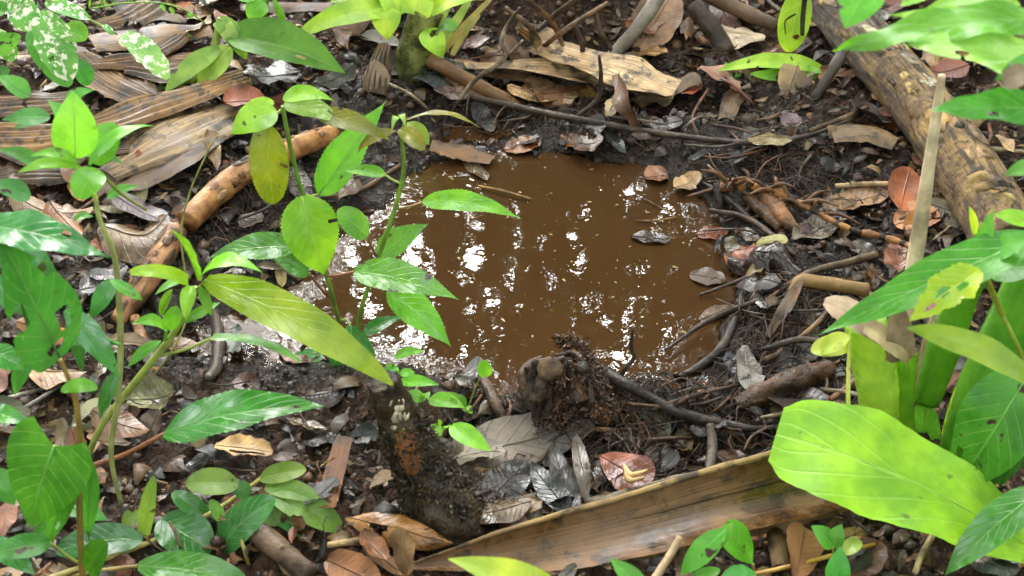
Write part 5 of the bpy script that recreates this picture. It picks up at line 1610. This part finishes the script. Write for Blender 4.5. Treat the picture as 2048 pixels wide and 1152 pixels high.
# cut stalks
Z1 = Plant('cut_stalk_plant', 'clump of thick pale green cut stalks with a huge lime leaf', 'plant', 1800, 900, -.02)
for pts, w, c, k in [([(1764, 900, -.0), (1756, 780, .0), (1740, 690, .0), (1730, 640, .0)], [66, 84, 90, 86], (.40, .62, .13), {}),
                     ([(1800, 900, .01), (1800, 800, .015), (1808, 740, .02), (1808, 700, .02)], [54, 60, 58, 50], (.24, .48, .05), {}),
                     ([(1850, 800, .04), (1890, 690, .05), (1930, 580, .06), (1960, 540, .06)], [64, 74, 66, 54], (.15, .38, .035), {}),
                     ([(1900, 960, -.03), (1960, 780, -.03), (2040, 600, -.03), (2080, 500, -.03)], [80, 96, 96, 84], (.15, .40, .05), {})]:
    Z1.stem(pts, [x * .5 for x in w], c, name='stalk', mat=M_STALK, n=40).color[3] = .05
Z1.leaf((2140, 1150, -.20), (1552, 868, -.10), 226, (.205, .47, .016), mat=M_BIG, shape='spat', bend=.10, alpha=.5, cols=17, n=70, wave=.014, ragged=.06, holes=(), label='huge lime green leaf', ribcol=(.26, .5, .03), fold=.06)
Z1.leaf((1640, 700, -.02), (1700, 675, -.03), 44, (.34, .40, .06), shape='ellip', mat=M_BLADE, rib=False, alpha=.3)
Z1.leaf((1700, 690, -.012), (1622, 702, -.02), 50, (.34, .40, .05), shape='ellip', mat=M_BLADE, rib=False, alpha=.3)
Z1.leaf((1700, 860, -.03), (1700, 660, -.02), 9, (.46, .50, .20), shape='strap', mat=M_BLADE, rib=False, name='stalk_edge')
Z1.leaf((2060, 740, -.10), (1910, 975, -.12), 160, (.055, .22, .025), shape='ovate', alpha=1, cols=9, label='broad dark green leaf with brown spots')
Z1.leaf((2080, 980, -.18), (1890, 1150, -.22), 80, (.05, .20, .025), shape='ovate', mat=M_GLOSS, alpha=.1)
Z1.leaf((2070, 870, -.12), (1900, 1040, -.10), 70, (.03, .12, .02), shape='acum')
Z1.leaf((1800, 880, .05), (1860, 820, .06), 60, (.05, .18, .025), shape='ellip')
Z1.leaf((1830, 940, .03), (1850, 800, .05), 70, (.07, .22, .03), shape='ellip')
Z1.leaf((1885, 930, -.02), (1925, 740, .0), 22, (.30, .46, .05), shape='lance', rib=False)
ps = Plant('papery_sheath', 'pinkish papery dry sheath wrapped over the cut green stalks', 'sheath', 1740, 800)
ps.y = Z1.y - .04
ps.leaf((1648, 604), (1768, 694, -.01), 62, (.50, .34, .25), mat=M_PAPER, shape='long', bend=.16, rib=False, name='outer_flap', ragged=.1)
ps.leaf((1792, 585, -.005), (1800, 722, -.012), 62, (.46, .33, .24), mat=M_PAPER, shape='spat', bend=.08, rib=False, name='inner_flap', ragged=.15)
ps.leaf((1706, 640, -.01), (1818, 724, -.018), 46, (.44, .29, .20), mat=M_PAPER, shape='ellip', bend=.1, rib=False, name='lower_flap', ragged=.2)
rd = Plant('pale_reed', 'straight pale beige dry reed standing before the log', 'reed', 1795, 720, -.03)
rd.stem([(1792, 700), (1815, 600), (1836, 480), (1858, 330), (1874, 220), (1884, 150)], [15, 16, 17, 13, 11, 8], (.74, .62, .42), mat=M_SMOOTH, n=60)
rd2 = Plant('thin_reed', 'thin tan reed stem beside the cut green stalks', 'reed', 1808, 880, -.02)
rd2.stem([(1806, 890), (1826, 780), (1860, 650), (1900, 560)], [5, 6, 5, 4], (.46, .36, .20), mat=M_SMOOTH)

# leaflets at the near edge
Lp = Plant('leaflet_plant', 'small plant with rounded green leaflets below the long sheath', 'plant', 1510, 1180, -.02)
Lp.stem([(1510, 1170), (1508, 1150), (1506, 1128)], [3, 3, 3], (.34, .26, .08))
for b, t, w, c, k in [((1505, 1128), (1442, 1058, .0), 72, (.09, .30, .03), dict(shape='obov')), ((1430, 1098, -.02), (1465, 1046, -.01), 26, (.16, .38, .05), {}),
                      ((1452, 1058, -.02), (1362, 1150, -.04), 52, (.09, .30, .04), dict(shape='lance')), ((1512, 1150, -.02), (1442, 1170, -.04), 60, (.05, .2, .05), dict(mat=M_GLOSS)),
                      ((1380, 1160, -.03), (1440, 1140, -.03), 30, MID, {})]:
    Lp.leaf(b, t, w, c, bend=.1, **{'shape': 'ellip', **k})
Mp = Plant('leaflet_plant', 'small twin leaved plant beside the huge lime leaf', 'plant', 1668, 1175, -.02)
Mp.stem([(1668, 1170), (1666, 1120), (1666, 1095)], [2.5, 2.5, 2], (.3, .36, .06))
Mp.leaf((1666, 1094), (1622, 1052, .01), 42, (.08, .28, .04), shape='ovate', bend=.1)
Mp.leaf((1666, 1094), (1684, 1048, .01), 36, (.10, .30, .05), shape='ovate', bend=.1)
Mp.leaf((1680, 1092), (1672, 1165, -.02), 50, (.06, .26, .06), shape='obov', bend=.1, alpha=1)
Mp.leaf((1720, 1080, .02), (1690, 1110, .0), 34, (.22, .32, .07), shape='ellip')
Np = Plant('leaf_tip', 'very bright lime leaf tips rising before the long tan sheath', 'plant', 1180, 1230, -.16)
Np.stem([(1190, 1240), (1180, 1190, 0)], [4, 4], YST)
Np.leaf((1130, 1200), (896, 1118, .0), 78, (.36, .56, .05), shape='ovate', bend=.14, alpha=.3, cols=9, label='very bright lime leaf tip')
Np.leaf((1290, 1190), (1220, 1118, .02), 46, (.08, .28, .04), shape='ovate', bend=.1)

# ------------------------------------------------------------------ fallen leaves and twigs that are not singled out above
LANDMARKS = [('the cinnamon stick', 420, 430), ('the peeling log', 1790, 250), ('the jointed root', 1620, 420), ('the rosette plant', 825, 120), ('the pale frond', 1230, 170),
             ('the broken stump', 1120, 760), ('the mossy stump', 830, 930), ('the long tan sheath', 1300, 1030), ('the log stub', 1565, 775), ('the heart shaped leaf', 90, 950),
             ('the big glossy leaf', 490, 840), ('the striped pale frond', 350, 260), ('the wilted blade', 560, 120), ('the grey leaning stick', 1270, 50), ('the black root', 1400, 840),
             ('the rippled puddle corner', 450, 680), ('the papery sheath', 1720, 660), ('the blackish curled leaf', 1530, 530), ('the long dark stick', 1150, 240), ('the slanting plant', 230, 800),
             ('the three veined shrub', 420, 1050), ('the pale reed', 1840, 420), ('the spotted shrub', 120, 110), ('the upright tan leaf', 810, 1100), ('the dark grey leaning stick', 1655, 150)]
SIDES = ['right of', 'before', 'left of', 'behind']


def where(x, y):
    d = [((x - a) ** 2 + ((y - b) * 1.5) ** 2, n, a, b) for n, a, b in LANDMARKS]
    _, n, a, b = min(d)
    ang = math.atan2((y - b) * 1.5, x - a)
    return SIDES[int(round(ang / (math.pi / 2))) % 4] + ' ' + n


PAL = [('grey', GREY, 10), ('dark', DARK, 16), ('blackish', BLACK, 9), ('brown', BROWN, 20), ('tan', TAN, 17), ('straw coloured', STRAW, 7), ('red brown', RED, 8),
       ('orange brown', ORANGE, 7), ('slate', SLATE, 8), ('pinkish', PINK, 5)]
SHAPES = [('oval', 'ellip'), ('pointed', 'acum'), ('narrow', 'long'), ('torn', 'ovate')]
rl = random.Random(5)
spots = []
tries = 0
while len(spots) < 285 and tries < 20000:
    tries += 1
    x, y = rl.uniform(-30, 2080), rl.uniform(-30, 1170)
    g = G(x, y, .02)
    s = float(psd(g[0], g[1]))
    if s < -.03 or (s > .03 and float(hs(g[0], g[1])) < .002):
        continue
    L = rl.uniform(46, 140) * (1.0 if s > .03 else .75)
    if min([9e9] + [(x - a) ** 2 + ((y - b) * 1.6) ** 2 for a, b, *_ in spots]) < (24 + L * .15) ** 2:
        continue
    if s < .10 and rl.random() < .40:
        continue
    spots.append((x, y, L, s))
names = {}
made = []
for x, y, L, s in spots:
    wts = [w for _, _, w in PAL]
    if s < .13:
        wts = [w * (4.0 if c in ('dark', 'blackish', 'slate', 'brown') else .45) for c, _, w in PAL]
    elif x < 700 and y < 450:
        wts = [w * (2.4 if c in ('tan', 'straw coloured', 'pinkish', 'grey') else .7) for c, _, w in PAL]
    else:
        wts = [w * (.3 if c in ('grey', 'slate') else 1.3 if c in ('brown', 'red brown', 'tan') else 1.0) for c, _, w in PAL]
    cn, cc, _ = rl.choices(PAL, wts)[0]
    sn, sh = rl.choice(SHAPES)
    size = 'small' if L < 62 else 'medium' if L < 90 else 'large'
    if sn == 'narrow':
        asp = rl.uniform(.18, .28)
    else:
        asp = rl.uniform(.34, .52)
    a = rl.uniform(0, math.pi)
    dx, dy = math.cos(a) * L / 2, math.sin(a) * L / 2 * .62
    lb = f'{size} {cn} {sn} dead leaf lying {where(x, y)}'
    for _ in range(40):
        if lb not in names:
            break
        cn, cc, _w = rl.choices(PAL, wts)[0]
        lb = f'{size} {cn} {sn} dead leaf lying {where(x, y)}'
    names[lb] = names.get(lb, 0) + 1
    dk_ = .55 + .40 * float(sstep(.05, .35, np.array(s)))
    cj = [c * rl.uniform(.6, 1.05) * dk_ for c in cc]
    wet = s < .18 or rl.random() < .3
    o = ground_leaf([(x - dx, y - dy, rl.choice([0, 0, .008, .02])), (x + dx, y + dy, rl.choice([0, 0, .006, .015]))], L * asp, cj, sh, 'fallen_leaf', None,
                    dz=rl.uniform(.004, .02), curl=rl.uniform(-.55, .45), tilt=rl.uniform(-.4, .5), lift=rl.uniform(-.03, .10), ragged=.45 if sn == 'torn' else .12, n=12, cols=5,
                    mat=M_WETDEAD if wet else M_DEAD, rib=L > 70, wave=rl.uniform(.01, .05),
                    holes=((rl.uniform(.2, .8), rl.uniform(-.7, .7), .1, .35),) if sn == 'torn' else ())
    made.append((o, lb))
for o, lb in made:
    tag(o, lb, 'leaf', ('fallen leaves like the ' + lb) if names[lb] > 1 else 'fallen leaves scattered round the puddle')
names = {}
made = []
k = 0
while k < 125:
    if k < 62:
        x, y = rl.uniform(-20, 2060), rl.uniform(0, 1160)
    else:
        x, y = rl.choice([(rl.uniform(1380, 1720), rl.uniform(320, 860)), (rl.uniform(850, 1560), rl.uniform(800, 960)), (rl.uniform(900, 1560), rl.uniform(120, 330))])
    g = G(x, y, .02)
    if float(psd(g[0], g[1])) < (.02 if k < 62 else -.01):
        continue
    L = rl.uniform(50, 170)
    a = rl.uniform(0, math.pi)
    dx, dy = math.cos(a) * L / 2, math.sin(a) * L / 2 * .55
    bx, by = rl.uniform(-.12, .12) * L, rl.uniform(-.10, .10) * L
    cn, cc = rl.choice([('dark', (.05, .035, .025)), ('brown', (.15, .085, .045)), ('pale', (.32, .24, .15)), ('grey', (.17, .15, .12)), ('red brown', (.17, .07, .035))])
    if k >= 62:
        cn, cc = rl.choice([('black', (.03, .022, .017)), ('dark', (.05, .035, .025)), ('dark brown', (.09, .05, .028)), ('reddish', (.13, .055, .03)), ('brown', (.15, .085, .045)), ('greyish', (.10, .08, .065))])
    ln = 'short' if L < 85 else 'medium' if L < 125 else 'long'
    lb = f'thin {ln} {cn} twig lying {where(x, y)}'
    if lb in names:
        continue
    names[lb] = names.get(lb, 0) + 1
    h = rl.uniform(.004, .02)
    r = rl.uniform(1.6, 4.2)
    o = stick([(x - dx, y - dy, h), (x + bx, y + by, h + rl.uniform(0, .014)), (x + dx, y + dy, h)], [r, r * 1.1, r * .7], cc, None, 'twig', sides=6, n=14, rough=.2)
    made.append((o, lb))
    k += 1
for o, lb in made:
    tag(o, lb, 'twig', ('twigs like the ' + lb) if names[lb] > 1 else 'twigs scattered round the puddle')


# ------------------------------------------------------------------ litter nobody could count
def scatter(n, seed, lo=.0, hi=9.0, yr=(-.62, 1.15)):
    r = np.random.default_rng(seed)
    x = r.uniform(-1.15, 1.15, n * 3)
    y = r.uniform(yr[0], yr[1], n * 3)
    s = psd(x, y)
    vis = np.abs(x) < .36 * (1.9 + y) + .15
    k = (s > lo) & (s < hi) & vis
    k &= ~((s > .03) & (hs(x, y) < -.001) & (r.random(len(x)) < .8))
    return x[k][:n], y[k][:n], s[k][:n], r


def pick_cols(r, n, cols, wts):
    c = np.array(cols)[r.choice(len(cols), n, p=np.array(wts) / np.sum(wts))]
    return c * r.uniform(.6, 1.35, (n, 1))


x, y, s, r = scatter(21000, 21, -.02)
dens = fbm(x, y, 6, 3) + .25
kp = r.uniform(0, .8, len(x)) < dens + .35
x, y, s = x[kp], y[kp], s[kp]
n = len(x)
z = np.maximum(hg(x, y), -.001) + r.uniform(.000, .006, n)
th = r.uniform(0, 6.28, n)
L = r.gamma(2.2, .0036, n).clip(.003, .024)
wd = L * r.uniform(.25, .8, n)
d = np.stack([np.cos(th), np.sin(th), r.normal(0, .35, n)], 1)
d = nrm(d)
sd = nrm(np.cross(d, np.array([0, 0, 1.0]) + r.normal(0, .35, (n, 3))))
nn = np.cross(sd, d)
c = np.stack([x, y, z], 1)
bend = (r.uniform(-.3, .5, n) * L)[:, None]
rows = []
for a, wv in ((-.5, .45), (0.0, 1.0), (.5, .35)):
    for q in (-.5, .5):
        rows.append(c + d * (a * L * r.uniform(.7, 1.2, n))[:, None] + sd * (q * wd * wv * r.uniform(.6, 1.3, n))[:, None] + nn * bend * (1 - 4 * a * a))
Vv = np.stack(rows, 1).reshape(-1, 3)
b = (np.arange(n) * 6)[:, None]
Fq = np.concatenate([b + np.array([0, 1, 3, 2]), b + np.array([2, 3, 5, 4])])
cl = pick_cols(r, n, [DARK, BLACK, BROWN, (.10, .05, .03), TAN, RED, GREY, (.30, .15, .06), STRAW], [15, 12, 22, 20, 9, 8, 6, 6, 2])
cl = cl * (.32 + .50 * sstep(.02, .35, s))[:, None]
cl = np.repeat(np.concatenate([cl, np.ones((n, 1))], 1), 6, 0)
o = big_mesh('leaf_litter', Vv, Fq, M_CRUMB, [('Col', 'FLOAT_COLOR', cl)], smooth=False)
o['kind'] = 'stuff'

# bigger scraps of broken leaf
x, y, s, r = scatter(4200, 25, .012)
kp = r.uniform(0, 1, len(x)) < .25 + .75 * sstep(.05, .25, s)
x, y, s = x[kp], y[kp], s[kp]
n = len(x)
th = r.uniform(0, 6.28, n)
L = r.gamma(4.0, .0058, n).clip(.010, .045)
wd = L * r.uniform(.16, .42, n)
d = nrm(np.stack([np.cos(th), np.sin(th), r.normal(0, .22, n)], 1))
sd = nrm(np.cross(d, np.array([0, 0, 1.0]) + r.normal(0, .25, (n, 3))))
nn = np.cross(sd, d)
c = np.stack([x, y, hs(x, y) + r.uniform(.003, .012, n)], 1)
bend = r.uniform(-.15, .30, n) * L
cup = r.uniform(-.5, .5, n) * wd
rows = []
for t_, wv in ((-.5, .22), (-.2, 1.0), (.15, .9), (.5, .12)):
    wj = wv * r.uniform(.6, 1.25, n)
    for u_ in (-1, 0, 1):
        rows.append(c + d * (t_ * L)[:, None] + sd * (u_ * wd * wj * r.uniform(.75, 1.2, n))[:, None] + nn * (bend * (1 - 4 * t_ * t_) + cup * abs(u_))[:, None])
Vv = np.stack(rows, 1).reshape(-1, 3)
b = (np.arange(n) * 12)[:, None]
Fq = np.concatenate([b + np.array([i * 3 + j, i * 3 + j + 1, i * 3 + j + 4, i * 3 + j + 3]) for i in range(3) for j in range(2)])
cl = pick_cols(r, n, [DARK, BLACK, BROWN, (.10, .05, .03), TAN, RED, GREY, (.26, .14, .05), STRAW, SLATE], [20, 13, 26, 24, 9, 3, 4, 5, 2, 2])
cl = cl * (.24 + .46 * sstep(.06, .40, s))[:, None]
cl[:, 2] *= .85
cl = np.repeat(np.concatenate([cl, np.ones((n, 1))], 1), 12, 0)
o = big_mesh('leaf_scraps', Vv, Fq, M_CRUMB2, [('Col', 'FLOAT_COLOR', cl)])
o['kind'] = 'stuff'

# crumbs of soil
ico_v = []
ph = (1 + 5 ** .5) / 2
for a in (-1, 1):
    for bb in (-ph, ph):
        ico_v += [(0, a, bb), (a, bb, 0), (bb, 0, a)]
ico_v = nrm(np.array(ico_v))
from itertools import combinations
ed = 1.0515
ico_f = []
for t in combinations(range(12), 3):
    p = ico_v[list(t)]
    if all(abs(np.linalg.norm(p[i] - p[j]) - ed) < .02 for i, j in ((0, 1), (1, 2), (0, 2))):
        if np.dot(np.cross(p[1] - p[0], p[2] - p[0]), p.mean(0)) < 0:
            t = (t[0], t[2], t[1])
        ico_f.append(t)
ico_f = np.array(ico_f)
x, y, s, r = scatter(9000, 31, -.004)
kp = r.uniform(-.2, .6, len(x)) < fbm(x + 3, y, 7, 3) + .15
x, y, s = x[kp], y[kp], s[kp]
n = len(x)
rad = r.gamma(2.0, .0016, n).clip(.0012, .010)
cen = np.stack([x, y, hg(x, y) + rad * .35], 1)
Vv = (cen[:, None] + ico_v[None] * (rad[:, None] * r.uniform(.6, 1.35, (n, 12)))[..., None] * np.array([1.15, 1.15, .75])).reshape(-1, 3)
Fq = (np.arange(n)[:, None, None] * 12 + ico_f[None]).reshape(-1, 3)
cl = pick_cols(r, n, [DARK, (.07, .038, .022), (.11, .055, .03), BLACK], [4, 5, 3, 2])
cl = np.repeat(np.concatenate([cl, np.ones((n, 1))], 1), 12, 0)
o = big_mesh('soil_crumbs', Vv, Fq, M_CRUMB, [('Col', 'FLOAT_COLOR', cl)])
o['kind'] = 'stuff'


def fibres(name, n, seed, lo, hi, Lr, rad, cols, wts, lift=.006, centre=None, spread=.1):
    x, y, s, r = scatter(n, seed, lo, hi)
    if centre is not None:
        x = centre[0] + r.normal(0, spread, n)
        y = centre[1] + r.normal(0, spread * .8, n)
        ok = psd(x, y) > .0
        x, y = x[ok], y[ok]
    n = len(x)
    m = 6
    th = r.uniform(0, 6.28, n)
    L = r.uniform(Lr[0], Lr[1], n)
    pts = np.zeros((n, m, 3))
    px, py = x.copy(), y.copy()
    for i in range(m):
        pts[:, i, 0], pts[:, i, 1] = px, py
        th = th + r.normal(0, .5, n)
        px = px + np.cos(th) * L / m
        py = py + np.sin(th) * L / m
    ok = psd(px, py) > -.015
    pts, n = pts[ok], int(ok.sum())
    pts[..., 2] = np.maximum(hg(pts[..., 0].ravel(), pts[..., 1].ravel()).reshape(n, m), 0) + r.uniform(.0, lift, (n, 1)) + np.abs(r.normal(0, lift * .5, (n, m)))
    tg = nrm(np.gradient(pts, axis=1))
    u = nrm(np.cross(tg, np.array([.3, .2, 1.0])))
    w = np.cross(tg, u)
    R = (r.uniform(.5, 1.4, n) * rad)[:, None, None] * np.linspace(1, .45, m)[None, :, None]
    ring = [pts + (u * math.cos(a) + w * math.sin(a)) * R for a in (0, 2.094, 4.189)]
    Vv = np.stack(ring, 2).reshape(-1, 3)
    b = (np.arange(n) * m * 3)[:, None]
    fq = []
    for i in range(m - 1):
        for j in range(3):
            k = (j + 1) % 3
            fq.append(b + np.array([i * 3 + j, i * 3 + k, i * 3 + 3 + k, i * 3 + 3 + j]))
    Fq = np.concatenate(fq)
    cl = pick_cols(r, n, cols, wts)
    cl = np.repeat(np.concatenate([cl, np.ones((n, 1))], 1), m * 3, 0)
    o = big_mesh(name, Vv, Fq, M_CRUMB, [('Col', 'FLOAT_COLOR', cl)])
    o['kind'] = 'stuff'


FC = [DARK, (.12, .06, .03), (.22, .13, .06), (.10, .05, .035)]
fibres('root_fibres', 2000, 41, .0, 9, (.02, .09), .0006, FC, [4, 4, 1, 3])
for i, (px, py, nn_, sp_) in enumerate([(1110, 60, 260, .07), (1340, 870, 170, .06), (1230, 815, 90, .03), (930, 1010, 160, .04), (1540, 350, 160, .06), (1440, 130, 130, .04), (1560, 650, 160, .05)]):
    fibres('root_fibres', nn_, 60 + i, .0, 9, (.03, .10), .0007, FC, [6, 4, .5, 4], .012, T(px, py), sp_)

for i, (px, py, nn_, sp_) in enumerate([(1560, 640, 110, .09), (1500, 420, 70, .07), (1350, 860, 120, .10), (1150, 800, 60, .06), (1250, 300, 70, .14), (480, 450, 40, .07), (1480, 760, 60, .06)]):
    fibres('root_tangle', nn_, 90 + i, .0, 9, (.06, .16), .0013, [(.04, .026, .018), (.075, .04, .025), (.12, .06, .035), (.02, .015, .012)], [5, 4, 1.5, 3], .014, T(px, py), sp_)

# specks floating on the water
x, y, s, r = scatter(3000, 71, -.6, -.015, (-.4, .6))
x, y = x[:330], y[:330]
n = len(x)
th = r.uniform(0, 6.28, n)
L = r.gamma(1.6, .0011, n).clip(.0007, .006)
d = np.stack([np.cos(th), np.sin(th), 0 * th], 1) * L[:, None]
e = np.stack([-np.sin(th), np.cos(th), 0 * th], 1) * (L * r.uniform(.2, .7, n))[:, None]
c = np.stack([x, y, np.full(n, .0012)], 1)
Vv = np.stack([c - d, c + e + [0, 0, .0006], c + d, c - e], 1).reshape(-1, 3)
cl = pick_cols(r, n, [STRAW, (.34, .24, .08), TAN, BROWN], [2, 2, 2, 1])
o = big_mesh('floating_specks', Vv, np.arange(n * 4).reshape(n, 4), M_CRUMB, [('Col', 'FLOAT_COLOR', np.repeat(np.concatenate([cl, np.ones((n, 1))], 1), 4, 0))])
o['kind'] = 'stuff'


# moss, crumbs and fibres clinging to the two stumps
def cling(parent, P, R, n, seed, cols, wts, t_rng, name='moss'):
    r = np.random.default_rng(seed)
    vs, fs, cs = [], [], []
    for i in range(n):
        t, a = r.uniform(*t_rng), r.uniform(-1.6, 2.2)
        p, nn_, tg = on_tube(P, R, t, a, r.uniform(-.002, .003))
        q = nrm(nn_ + r.normal(0, .7, 3))
        u = nrm(np.cross(q, r.normal(0, 1, 3)))
        if r.random() < .5:
            L, w = r.uniform(.004, .014), r.uniform(.0005, .0010)
            e = nrm(q * .5 + r.normal(0, .8, 3)) * L
            k = len(vs)
            vs += [p - u * w, p + u * w, p + e * .55 + u * w * .8 + nn_ * .003, p + e * .55 - u * w * .8 + nn_ * .003, p + e]
            fs += [(k, k + 1, k + 2, k + 3), (k + 3, k + 2, k + 4, k + 4)]
            m = 5
        else:
            w = r.uniform(.0010, .0032)
            v2 = np.cross(q, u)
            k = len(vs)
            vs += [p - u * w, p - v2 * w, p + u * w, p + v2 * w, p + q * w * 1.2]
            fs += [(k, k + 1, k + 4, k + 4), (k + 1, k + 2, k + 4, k + 4), (k + 2, k + 3, k + 4, k + 4), (k + 3, k, k + 4, k + 4)]
            m = 5
        c = np.array(cols[r.choice(len(cols), p=np.array(wts) / sum(wts))]) * r.uniform(.6, 1.3)
        cs += [(c[0], c[1], c[2], 1)] * m
    tri = []
    for f in fs:
        tri.append(f[:3])
        if f[2] != f[3]:
            tri.append((f[0], f[2], f[3]))
    o = big_mesh(name, np.array(vs) - world_loc(parent), np.array(tri), M_CRUMB, [('Col', 'FLOAT_COLOR', np.array(cs))], smooth=False, parent=parent)
    o['kind'] = 'stuff'


cling(ms, MP, MR, 2600, 5, [(.035, .026, .014), (.06, .04, .02), (.16, .13, .03), (.02, .015, .01)], [6, 4, .7, 4], (.02, .72))
BP = [V(1150, 845, c0[1] - .02), V(1142, 800, c0[1] - .005), V(1125, 750, c0[1]), V(1110, 705, c0[1])]
cling(st, BP, [.058, .050, .042, .034], 2400, 6, [(.10, .05, .03), (.05, .03, .02), (.18, .09, .05), (.03, .02, .015)], [4, 4, 1.5, 3], (.0, .97), 'bark_fibres')
